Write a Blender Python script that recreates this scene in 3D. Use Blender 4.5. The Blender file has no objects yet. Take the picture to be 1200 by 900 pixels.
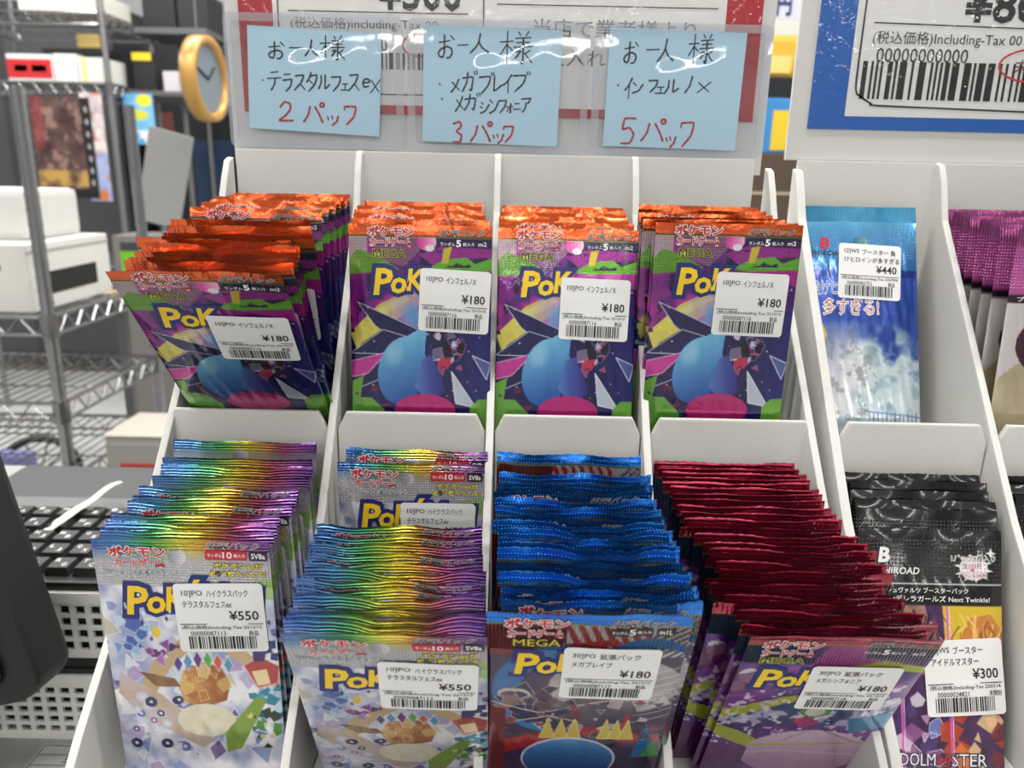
import bpy, bmesh, math, random
import numpy as np
from mathutils import Vector, Matrix

random.seed(7)
SC = bpy.context.scene
COL = SC.collection
MM = 0.001
CAM_H = 1065.0                     # camera height above the shop floor, mm

# ------------------------------------------------------------------ camera
FPX, PITCH, ROLL = 900.0, math.radians(15.3), math.radians(1.2)
_F = np.array([0, math.cos(PITCH), -math.sin(PITCH)])
_U0 = np.array([0, math.sin(PITCH), math.cos(PITCH)])
_R0 = np.array([1.0, 0, 0])
_R = math.cos(ROLL) * _R0 + math.sin(ROLL) * _U0
_U = math.cos(ROLL) * _U0 - math.sin(ROLL) * _R0
cd = bpy.data.cameras.new('camera')
cam = bpy.data.objects.new('camera', cd)
COL.objects.link(cam)
cd.sensor_fit = 'HORIZONTAL'
cd.sensor_width = 36.0
cd.lens = FPX / 1200.0 * 36.0
cd.clip_start = 0.01
cd.clip_end = 50
cam.matrix_world = Matrix(((_R[0], _U[0], -_F[0], 0), (_R[1], _U[1], -_F[1], 0),
                           (_R[2], _U[2], -_F[2], CAM_H * MM), (0, 0, 0, 1)))
cd.dof.use_dof = True
cd.dof.focus_distance = 0.345
cd.dof.aperture_fstop = 12.5
SC.camera = cam

# ------------------------------------------------------------------ view, world, lamps
SC.view_settings.view_transform = 'Standard'
SC.view_settings.look = 'None'
SC.view_settings.gamma = 1.0
SC.view_settings.use_curve_mapping = False
SC.view_settings.exposure = 0.0
SC.cycles.use_denoising = True
SC.cycles.max_bounces = 8
SC.cycles.transparent_max_bounces = 24
SC.cycles.caustics_reflective = False
SC.cycles.caustics_refractive = False
wd = bpy.data.worlds.new('shop_air')
SC.world = wd
wd.use_nodes = True
wd.node_tree.nodes['Background'].inputs[0].default_value = (0.80, 0.84, 0.90, 1)
wd.node_tree.nodes['Background'].inputs[1].default_value = 0.17
LAMPS = [(x, y) for y in (-6600, -4200, -2000, 150, 1250, 2900) for x in (-4000, -1700, -350, 1000, 3300)]
LAMP_W = {-6600: 20, -4200: 16, -2000: 7, 150: 12, 1250: 23, 2900: 32}


def W(p):
    return Vector((p[0] * MM, p[1] * MM, (p[2] + CAM_H) * MM))


def at(x, y, d):                   # a point seen at pixel x, y at depth d (mm, camera origin)
    return (_F + _R * (x - 600) / FPX + _U * (450 - y) / FPX) * d


def at_z(x, y, z):
    q = at(x, y, 1.0)
    return q * (z / q[2])


def at_y(x, y, yy):
    q = at(x, y, 1.0)
    return q * (yy / q[1])


# ------------------------------------------------------------------ colours and materials
def s2l(c):
    c = np.asarray(c, float) / 255.0
    return np.where(c <= 0.04045, c / 12.92, ((c + 0.055) / 1.055) ** 2.4)


def rgb(c):
    l = s2l(c)
    return (float(l[0]), float(l[1]), float(l[2]), 1.0)


MATS = {}


def mat(name, c=(200, 200, 200), rough=0.5, metal=0.0, bump=0.0, scale=200.0, coat=0.0, emit=0.0, mottled=0.0, ior=1.45):
    if name in MATS:
        return MATS[name]
    m = bpy.data.materials.new(name)
    m.use_nodes = True
    nt = m.node_tree
    b = nt.nodes['Principled BSDF']
    b.inputs['Base Color'].default_value = rgb(c)
    b.inputs['Roughness'].default_value = rough
    b.inputs['Metallic'].default_value = metal
    b.inputs['IOR'].default_value = ior
    b.inputs['Coat Weight'].default_value = coat
    b.inputs['Coat Roughness'].default_value = 0.06
    tc = nt.nodes.new('ShaderNodeTexCoord')
    nz = nt.nodes.new('ShaderNodeTexNoise')
    nz.inputs['Scale'].default_value = scale
    nz.inputs['Detail'].default_value = 4
    nt.links.new(tc.outputs['Object'], nz.inputs['Vector'])
    if mottled > 0:
        mx = nt.nodes.new('ShaderNodeMix')
        mx.data_type = 'RGBA'
        mx.inputs[6].default_value = rgb(c)
        mx.inputs[7].default_value = rgb([v * (1 - mottled) for v in c])
        nt.links.new(nz.outputs['Fac'], mx.inputs[0])
        nt.links.new(mx.outputs[2], b.inputs['Base Color'])
    if bump > 0:
        bp = nt.nodes.new('ShaderNodeBump')
        bp.inputs['Strength'].default_value = bump
        bp.inputs['Distance'].default_value = 0.001
        nt.links.new(nz.outputs['Fac'], bp.inputs['Height'])
        nt.links.new(bp.outputs['Normal'], b.inputs['Normal'])
        if coat > 0:
            nt.links.new(bp.outputs['Normal'], b.inputs['Coat Normal'])
    if emit > 0:
        b.inputs['Emission Color'].default_value = rgb(c)
        b.inputs['Emission Strength'].default_value = emit
    MATS[name] = m
    return m


def foil(name, metal, rough, dot=None, strength=0.5, crinkle=0.25, coat=0.8):
    """Foil printed with the mesh's colour layer; dot = (du, dt, t0, t1): embossed grid pitch in mm and the band it fills."""
    m = bpy.data.materials.new(name)
    m.use_nodes = True
    nt = m.node_tree
    N, Lk = nt.nodes, nt.links
    b = N['Principled BSDF']
    b.inputs['Metallic'].default_value = metal
    b.inputs['Roughness'].default_value = rough
    b.inputs['Coat Weight'].default_value = coat
    b.inputs['Coat Roughness'].default_value = 0.07
    a = N.new('ShaderNodeAttribute')
    a.attribute_name = 'Col'
    Lk.new(a.outputs['Color'], b.inputs['Base Color'])
    uv = N.new('ShaderNodeUVMap')

    def mth(op, x, y=None):
        n = N.new('ShaderNodeMath')
        n.operation = op
        for i, v in enumerate((x, y)):
            if v is None:
                continue
            if isinstance(v, (int, float)):
                n.inputs[i].default_value = v
            else:
                Lk.new(v, n.inputs[i])
        return n.outputs[0]
    nz = N.new('ShaderNodeTexNoise')
    nz.inputs['Scale'].default_value = 0.22
    nz.inputs['Detail'].default_value = 3
    nz.inputs['Distortion'].default_value = 0.8
    mp = N.new('ShaderNodeMapping')
    mp.inputs['Scale'].default_value = (1.0, .45, 1.0)
    Lk.new(uv.outputs[0], mp.inputs['Vector'])
    Lk.new(mp.outputs[0], nz.inputs['Vector'])
    h = mth('MULTIPLY', nz.outputs['Fac'], crinkle * 4)
    if dot:
        du, dt, t0, t1 = dot
        sp = N.new('ShaderNodeSeparateXYZ')
        Lk.new(uv.outputs[0], sp.inputs[0])
        su = mth('SINE', mth('MULTIPLY', sp.outputs[0], 2 * math.pi / du)) if du else 1.0
        st = mth('SINE', mth('MULTIPLY', sp.outputs[1], 2 * math.pi / dt)) if dt else 1.0
        if du and dt:
            d = mth('MULTIPLY', mth('MAXIMUM', su, 0.0), mth('MAXIMUM', st, 0.0))
        else:
            d = su if du else st
        band = mth('MULTIPLY', mth('GREATER_THAN', sp.outputs[1], t0), mth('LESS_THAN', sp.outputs[1], t1))
        h = mth('ADD', h, mth('MULTIPLY', mth('MULTIPLY', d, band), strength))
    bp = N.new('ShaderNodeBump')
    bp.inputs['Strength'].default_value = 0.9
    bp.inputs['Distance'].default_value = 0.0004
    Lk.new(h, bp.inputs['Height'])
    Lk.new(bp.outputs['Normal'], b.inputs['Normal'])
    Lk.new(bp.outputs['Normal'], b.inputs['Coat Normal'])
    return m


def ink(name='printed_ink', rough=0.4, metal=0.0):
    if name in MATS:
        return MATS[name]
    m = bpy.data.materials.new(name)
    m.use_nodes = True
    b = m.node_tree.nodes['Principled BSDF']
    b.inputs['Roughness'].default_value = rough
    b.inputs['Metallic'].default_value = metal
    a = m.node_tree.nodes.new('ShaderNodeAttribute')
    a.attribute_name = 'Col'
    m.node_tree.links.new(a.outputs['Color'], b.inputs['Base Color'])
    MATS[name] = m
    return m


# ------------------------------------------------------------------ mesh helpers
def tag(o, label=None, cat=None, group=None, kind=None):
    for k, v in (('label', label), ('category', cat), ('group', group), ('kind', kind)):
        if v:
            o[k] = v
    return o


def empty(name, loc, rot=(0, 0, 0)):
    o = bpy.data.objects.new(name, None)
    o.empty_display_size = 0.02
    COL.objects.link(o)
    o.location = W(loc)
    o.rotation_euler = rot
    return o


def link(name, me, parent=None, loc=None, rot=None):
    o = bpy.data.objects.new(name, me)
    COL.objects.link(o)
    if parent:
        o.parent = parent
    if loc is not None:
        o.location = loc
    if rot is not None:
        o.rotation_euler = rot
    return o


class MB:
    """Collects geometry in mm (local), builds one mesh."""

    def __init__(s):
        s.v, s.f, s.c, s.mi, s.uv = [], [], [], [], []
        s.n = 0

    def add(s, v, f, c=(255, 255, 255), mi=0, uv=None):
        v = np.asarray(v, float)
        c = np.asarray(c, float)
        if c.ndim == 1:
            c = np.tile(c, (len(v), 1))
        s.v.append(v)
        s.c.append(c)
        s.uv.append(np.zeros((len(v), 2)) if uv is None else np.asarray(uv, float))
        for q in f:
            s.f.append([int(i) + s.n for i in q])
            s.mi.append(mi)
        s.n += len(v)
        return s

    def box(s, lo, hi, **k):
        x0, y0, z0 = lo
        x1, y1, z1 = hi
        v = [(x0, y0, z0), (x1, y0, z0), (x1, y1, z0), (x0, y1, z0), (x0, y0, z1), (x1, y0, z1), (x1, y1, z1), (x0, y1, z1)]
        f = [(3, 2, 1, 0), (4, 5, 6, 7), (0, 1, 5, 4), (1, 2, 6, 5), (2, 3, 7, 6), (3, 0, 4, 7)]
        return s.add(v, f, **k)

    def prism(s, poly, axis, a, b, **k):
        """poly of 2D points extruded along axis ('x': poly is (y,z); 'y': poly is (x,z); 'z': poly is (x,y)). a, b may be functions of the point."""
        n = len(poly)
        fa = a if callable(a) else (lambda p: a)
        fb = b if callable(b) else (lambda p: b)

        def mk(p, h):
            return {'x': (h, p[0], p[1]), 'y': (p[0], h, p[1]), 'z': (p[0], p[1], h)}[axis]
        v = [mk(p, fa(p)) for p in poly] + [mk(p, fb(p)) for p in poly]
        f = [list(range(n))[::-1], list(range(n, 2 * n))] + [[i, (i + 1) % n, n + (i + 1) % n, n + i] for i in range(n)]
        return s.add(v, f, **k)

    def tube(s, pts, r, n=10, caps=True, **k):
        pts = [Vector(p) for p in pts]
        rs = r if isinstance(r, (list, tuple)) else [r] * len(pts)
        rings = []
        for i, p in enumerate(pts):
            d = (pts[min(i + 1, len(pts) - 1)] - pts[max(i - 1, 0)]).normalized()
            up = Vector((0, 0, 1)) if abs(d.z) < 0.9 else Vector((0, 1, 0))
            a = d.cross(up).normalized()
            b = d.cross(a).normalized()
            rings.append([p + (a * math.cos(2 * math.pi * j / n) + b * math.sin(2 * math.pi * j / n)) * rs[i] for j in range(n)])
        v = [tuple(q) for rr in rings for q in rr]
        f = []
        for i in range(len(pts) - 1):
            for j in range(n):
                f.append([i * n + j, i * n + (j + 1) % n, (i + 1) * n + (j + 1) % n, (i + 1) * n + j])
        if caps:
            f += [list(range(n)), list(range((len(pts) - 1) * n, len(pts) * n))[::-1]]
        return s.add(v, f, **k)

    def mesh(s, name, mats, smooth=False, bevel=0.0, col=False, fix=True):
        me = bpy.data.meshes.new(name)
        V = np.vstack(s.v) * MM
        me.from_pydata(V.tolist(), [], s.f)
        for m in mats:
            me.materials.append(m)
        if len(mats) > 1:
            me.polygons.foreach_set('material_index', s.mi)
        if bevel > 0 or fix:
            bm = bmesh.new()
            bm.from_mesh(me)
            if fix:
                bmesh.ops.recalc_face_normals(bm, faces=bm.faces)
            if bevel > 0:
                es = [e for e in bm.edges if len(e.link_faces) == 2 and e.calc_face_angle(0) > 0.6]
                bmesh.ops.bevel(bm, geom=es, offset=bevel * MM, segments=2, profile=0.7, affect='EDGES', clamp_overlap=True)
            bm.to_mesh(me)
            bm.free()
        if col:
            a = me.color_attributes.new('Col', 'FLOAT_COLOR', 'POINT')
            C = np.ones((len(me.vertices), 4), np.float32)
            C[:, :3] = s2l(np.vstack(s.c))
            a.data.foreach_set('color', C.ravel())
            ul = me.uv_layers.new(name='UVMap')
            vi = np.empty(len(me.loops), np.int32)
            me.loops.foreach_get('vertex_index', vi)
            ul.data.foreach_set('uv', np.vstack(s.uv)[vi].astype(np.float32).ravel())
        if smooth:
            me.polygons.foreach_set('use_smooth', [True] * len(me.polygons))
        me.update()
        return me

    def obj(s, name, mats, parent=None, loc=None, rot=None, **k):
        if not isinstance(mats, (list, tuple)):
            mats = [mats]
        return link(name, s.mesh(name, mats, **k), parent, loc, rot)


# ------------------------------------------------------------------ lettering: 2D meshes (x right, t down) scaled into a box
_TX = {}


def glyphs(body, off=0.0, shear=0.0):
    key = (body, off, shear)
    if key not in _TX:
        c = bpy.data.curves.new('t', 'FONT')
        c.body = body
        c.size = 1
        c.offset = off
        c.shear = shear
        c.resolution_u = 2
        o = bpy.data.objects.new('t', c)
        COL.objects.link(o)
        dg = bpy.context.evaluated_depsgraph_get()
        me = bpy.data.meshes.new_from_object(o.evaluated_get(dg))
        n = len(me.vertices)
        v = np.empty(n * 3, np.float32)
        me.vertices.foreach_get('co', v)
        v = v.reshape(-1, 3)[:, :2].astype(float)
        f = [list(p.vertices) for p in me.polygons]
        bpy.data.objects.remove(o)
        bpy.data.curves.remove(c)
        bpy.data.meshes.remove(me)
        _TX[key] = (v, f)
    return _TX[key]


def text_in(body, x, t, w, h, off=0.0, shear=0.0, grow=0.0, ref=None):
    """Glyph mesh fitted into the box x, t (top left), w, h; grow widens the strokes past the box fit of ref offset."""
    v0, _ = glyphs(body, ref if ref is not None else off, shear)
    v, f = glyphs(body, off, shear)
    lo, hi = v0.min(0), v0.max(0)
    s = np.array([w, h]) / np.maximum(hi - lo, 1e-6)
    q = (v - lo) * s
    return np.column_stack([x + q[:, 0], t + h - q[:, 1]]), f


def rrect(x, t, w, h, r, n=5):
    pts = []
    for cx, cy, a0 in ((x + w - r, t + r, -90), (x + w - r, t + h - r, 0), (x + r, t + h - r, 90), (x + r, t + r, 180)):
        for i in range(n + 1):
            a = math.radians(a0 + 90 * i / n)
            pts.append((cx + r * math.cos(a), cy + r * math.sin(a)))
    return pts


def gridded(poly, step):
    """A flat polygon cut along a grid so that it can follow a curved sheet."""
    bm = bmesh.new()
    bm.faces.new([bm.verts.new((p[0], p[1], 0)) for p in poly])
    P = np.asarray(poly, float)
    for ax in (0, 1):
        k = math.ceil(P[:, ax].min() / step) * step
        while k < P[:, ax].max():
            no = [0, 0, 0]
            no[ax] = 1
            co = [0, 0, 0]
            co[ax] = k
            bmesh.ops.bisect_plane(bm, geom=bm.verts[:] + bm.edges[:] + bm.faces[:], plane_co=co, plane_no=no, dist=1e-5)
            k += step
    bm.verts.index_update()
    v = np.array([(q.co.x, q.co.y) for q in bm.verts])
    f = [[q.index for q in fc.verts] for fc in bm.faces]
    bm.free()
    return v, f


def ribbon(pts, w):
    """A pen stroke: flat ribbon along a polyline (smoothed), with round ends."""
    P = np.asarray(pts, float)
    if len(P) > 2:
        out = []
        for i in range(len(P) - 1):
            p0, p1, p2, p3 = P[max(i - 1, 0)], P[i], P[i + 1], P[min(i + 2, len(P) - 1)]
            # corners stay fairly crisp
            for s in np.linspace(0, 1, 6)[:-1]:
                m1, m2 = (p2 - p0) * 0.22, (p3 - p1) * 0.22
                h = (2 * s**3 - 3 * s**2 + 1) * p1 + (s**3 - 2 * s**2 + s) * m1 + (-2 * s**3 + 3 * s**2) * p2 + (s**3 - s**2) * m2
                out.append(h)
        out.append(P[-1])
        P = np.array(out)
    d = np.gradient(P, axis=0)
    d /= np.maximum(np.linalg.norm(d, axis=1, keepdims=True), 1e-9)
    nrm = np.column_stack([-d[:, 1], d[:, 0]])
    k = len(P)
    ww = w * (0.5 + 0.06 * np.sin(np.arange(k) * 1.7))[:, None]
    ww[0] *= 0.75
    ww[-1] *= 0.6
    v = np.vstack([P + nrm * ww, P - nrm * ww])
    f = [[i, i + 1, k + i + 1, k + i] for i in range(k - 1)]
    a = np.linspace(0, 2 * math.pi, 9)[:-1]
    v = np.vstack([v, P[0] + np.column_stack([np.cos(a), np.sin(a)]) * w * 0.42])
    f.append(list(range(2 * k, 2 * k + 8)))
    return v, f


def barcode(x, t, w, h, seed, narrow=0.012):
    r = random.Random(seed)
    out = []
    q = 0.0
    while q < w:
        b = w * narrow * r.choice((1, 1, 1, 2, 2, 3))
        if q + b > w:
            break
        out.append((x + q, b))
        q += b + w * narrow * r.choice((1, 1, 1.5, 2))
    v, f = [], []
    for bx, bw in out:
        n = len(v)
        v += [(bx, t), (bx + bw, t), (bx + bw, t + h), (bx, t + h)]
        f.append([n, n + 1, n + 2, n + 3])
    return np.array(v), f


# ------------------------------------------------------------------ pack art: painted on a fine grid of points (u right, t down, mm)
class Art:
    def __init__(s, w, L, res=0.4):
        s.w, s.L, s.h, s.res = w, L, L, res
        s.nu, s.nt = int(round(w / res)) + 1, int(round(L / res)) + 1
        k = 2
        s.k = k
        uu = (np.arange(s.nu * k) + 0.5) / (s.nu * k) * w
        tt = (np.arange(s.nt * k) + 0.5) / (s.nt * k) * L
        s.u, s.t = np.meshgrid(uu, tt)
        s.c = np.zeros(s.u.shape + (3,))

    def noise(s, sc, seed=0, oct=3):
        r = np.random.RandomState(seed)
        out = np.zeros_like(s.u)
        amp, tot = 1.0, 0.0
        for o in range(oct):
            g = r.rand(64, 64)
            x, y = s.u / sc * 2**o, s.t / sc * 2**o
            xi, yi = np.floor(x).astype(int), np.floor(y).astype(int)
            fx, fy = x - xi, y - yi
            fx, fy = fx * fx * (3 - 2 * fx), fy * fy * (3 - 2 * fy)
            a = g[yi % 64, xi % 64] * (1 - fx) + g[yi % 64, (xi + 1) % 64] * fx
            b = g[(yi + 1) % 64, xi % 64] * (1 - fx) + g[(yi + 1) % 64, (xi + 1) % 64] * fx
            out += amp * (a * (1 - fy) + b * fy)
            tot += amp
            amp *= 0.5
        return out / tot

    def put(s, m, c, a=1.0):
        m = np.asarray(m, float) * a
        c = np.asarray(c, float)
        s.c = s.c * (1 - m[..., None]) + c * m[..., None]
        return s

    def grad(s, m, c0, c1, f, a=1.0):
        f = np.clip(f, 0, 1)[..., None]
        return s.put(m, np.asarray(c0, float) * (1 - f) + np.asarray(c1, float) * f, a)

    def band(s, t0, t1):
        return (s.t >= t0) & (s.t < t1)

    def poly(s, pts):
        ins = np.zeros(s.u.shape, bool)
        n = len(pts)
        for i in range(n):
            x0, y0 = pts[i]
            x1, y1 = pts[(i + 1) % n]
            if y0 == y1:
                continue
            cr = ((y0 > s.t) != (y1 > s.t)) & (s.u < (x1 - x0) * (s.t - y0) / (y1 - y0) + x0)
            ins ^= cr
        return ins

    def ell(s, cx, cy, rx, ry=None, rot=0):
        ry = ry or rx
        a = math.radians(rot)
        dx, dy = s.u - cx, s.t - cy
        return ((dx * math.cos(a) + dy * math.sin(a)) / rx) ** 2 + ((-dx * math.sin(a) + dy * math.cos(a)) / ry) ** 2 < 1

    def soft(s, cx, cy, rx, ry=None, rot=0):
        ry = ry or rx
        a = math.radians(rot)
        dx, dy = s.u - cx, s.t - cy
        q = ((dx * math.cos(a) + dy * math.sin(a)) / rx) ** 2 + ((-dx * math.sin(a) + dy * math.cos(a)) / ry) ** 2
        return np.clip(1 - q, 0, 1) ** 0.8

    def line(s, pts, w):
        out = np.zeros(s.u.shape, bool)
        for (x0, y0), (x1, y1) in zip(pts[:-1], pts[1:]):
            dx, dy = x1 - x0, y1 - y0
            q = np.clip(((s.u - x0) * dx + (s.t - y0) * dy) / (dx * dx + dy * dy), 0, 1)
            out |= (s.u - x0 - q * dx) ** 2 + (s.t - y0 - q * dy) ** 2 < (w / 2) ** 2
        return out

    def shape(s, pts, c, edge=None, ew=0.5):
        s.put(s.poly(pts), c)
        if edge is not None:
            s.put(s.line(list(pts) + [pts[0]], ew), edge)
        return s

    def done(s):
        k = s.k
        q = np.clip(s.c, 0, 255).reshape(s.nt, k, s.nu, k, 3).mean((1, 3))
        return q


PW, PL = 68.0, 118.0               # card pack, mm


def shards(a, r, n, box, cols, smin, smax, edge=None, alpha=1.0):
    for i in range(n):
        cx, cy = r.uniform(box[0], box[2]), r.uniform(box[1], box[3])
        q = r.uniform(smin, smax)
        k = r.randint(3, 5)
        a0 = r.uniform(0, 6.28)
        pts = [(cx + q * r.uniform(0.5, 1.1) * math.cos(a0 + 6.283 * j / k), cy + q * r.uniform(0.5, 1.3) * math.sin(a0 + 6.283 * j / k)) for j in range(k)]
        a.put(a.poly(pts), r.choice(cols), alpha)
        if edge is not None and r.random() < 0.6:
            a.put(a.line(pts + [pts[0]], 0.35), edge, 0.8)


def art_orange():
    a = Art(PW, PL)
    r = random.Random(3)
    n1, n2 = a.noise(9, 1), a.noise(5, 2)
    a.put(n1 > -1, (92, 30, 104))
    a.grad(a.band(0, 60), (196, 40, 150), (76, 28, 116), n1 * 1.8 - 0.5 + a.u / 110)
    a.grad(a.t > 50, (24, 24, 74), (40, 28, 96), n1)
    # dark leopard spots on the magenta left side
    a.put((n2 > 0.60) & (a.u < 22) & a.band(20, 50), (46, 16, 60))
    # top band behind the lettering
    a.put(a.band(5, 20) & (a.u > 34), (34, 24, 66))
    a.put(a.band(5, 20) & (a.u < 9), (176, 172, 168), 0.85)
    a.put(a.poly([(4, 12), (14, 15), (24, 21), (0, 24), (0, 17)]), (96, 148, 44))
    a.put(a.poly([(9, 5), (32, 5), (34, 12), (26, 20), (14, 16)]), (150, 110, 128), 0.7)
    a.put(a.poly([(33, 14), (44, 10), (68, 11), (68, 15), (50, 16), (40, 19)]), (150, 40, 140))
    a.put(a.poly([(36, 21), (46, 16), (56, 15), (60, 18), (68, 15), (68, 21), (58, 22), (46, 22)]), (104, 176, 50))
    a.put(a.poly([(44, 22), (68, 21), (68, 29), (56, 25)]), (176, 50, 150))
    a.put((n2 > 0.62) & a.band(12, 20) & (a.u > 38), (28, 24, 80), 0.9)
    a.put(a.poly([(45, 11), (49, 10), (47, 18), (44, 18)]), (206, 190, 60))
    a.grad(a.ell(37, 8, 4.6, 4.2), (228, 60, 160), (250, 190, 225), (a.u - 33) / 8)  # embossed hang hole, its pink and white highlight painted in
    a.put(a.ell(38.4, 11, 2.2, 1.6), (240, 230, 240))
    # light rays
    a.grad(a.poly([(2, 50), (14, 38), (42, 24), (46, 30), (24, 44), (4, 58)]), (226, 216, 96), (150, 110, 168), (a.u - 12) / 30)
    a.put(a.poly([(8, 44), (26, 33), (30, 35), (10, 47)]), (226, 226, 130))
    a.put(a.soft(30, 40, 14, 12), (196, 166, 206), 0.75)
    a.put(a.soft(31, 44, 7, 8), (90, 170, 226), 0.8)
    # navy spikes with pale outlines
    for pts in ([(4, 37), (20, 44), (38, 52), (22, 56), (12, 48)], [(0, 62), (16, 50), (30, 54), (20, 62)],
                [(2, 80), (10, 66), (26, 58), (24, 70)]):
        a.shape(pts, (34, 30, 84), (196, 196, 214), 0.45)
    a.shape([(0, 52), (12, 50), (3, 60)], (222, 206, 96))
    a.shape([(0, 66), (18, 61), (8, 72), (0, 74)], (206, 60, 160), (240, 190, 226), 0.4)
    a.put(a.poly([(0, 76), (6, 73), (4, 86), (0, 90)]), (110, 170, 60))
    a.put((n2 > 0.58) & a.band(76, 92) & (a.u < 22), (120, 30, 70), 0.8)
    # dark right side
    a.grad(a.poly([(40, 48), (68, 40), (68, 96), (40, 92)]), (28, 24, 76), (38, 40, 124), (a.u - 44) / 24)
    shards(a, r, 26, (41, 52, 54, 70), [(214, 206, 226), (120, 106, 140), (24, 18, 30), (26, 16, 36), (190, 50, 90), (30, 24, 60)], 1.2, 4.2, (150, 140, 190))
    for i in range(40):
        a.put(a.ell(r.uniform(2, 66), r.uniform(24, 110), r.uniform(.2, .5)), (236, 226, 240), .8)
    # blue flame swirl
    m = a.ell(25, 70, 11.5, 17, 14) | a.poly([(26, 54), (37, 47), (36, 62), (30, 66)])
    a.grad(m, (128, 204, 244), (36, 84, 168), ((a.u - 17) * 0.45 + (a.t - 56)) / 34)
    a.put(a.soft(21, 62, 5, 7, 15), (190, 232, 250), 0.45)
    a.grad(a.poly([(31, 78), (35, 64), (39, 62), (44, 72), (46, 80), (38, 86)]), (92, 130, 206), (48, 44, 132), (a.u - 31) / 14)
    a.put(a.ell(36, 90, 15, 8.5), (190, 40, 122))
    a.shape([(49, 70), (51, 86), (61, 88)], (196, 206, 226), (236, 240, 246), 0.5)
    a.shape([(59, 62), (68, 66), (66, 74)], (90, 100, 170), (226, 226, 240), 0.5)
    a.put((a.t > 84) & (a.u > 58) & (a.t + a.u > 146), (116, 180, 62))
    a.put((a.t > 84) & (a.u < 18) & (a.t - a.u > 74), (106, 168, 66))
    # seal
    a.grad(a.t < 5.2, (250, 116, 52), (226, 84, 30), a.noise(6, 5))
    a.put(a.band(5.2, 5.8), (40, 34, 36))
    a.put(a.band(5.8, 6.2), (190, 170, 70))
    a.put(a.t > PL - 6, (206, 70, 28))
    return a.done()


RB = np.array([(0, 60, 100, 170), (.16, 70, 140, 190), (.32, 70, 160, 90), (.5, 214, 204, 60), (.63, 206, 150, 60), (.76, 168, 66, 100), (.88, 150, 84, 160), (1, 104, 62, 140)], float)


def rainbow(x):
    return np.stack([np.interp(x, RB[:, 0], RB[:, i]) for i in (1, 2, 3)], -1)


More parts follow.
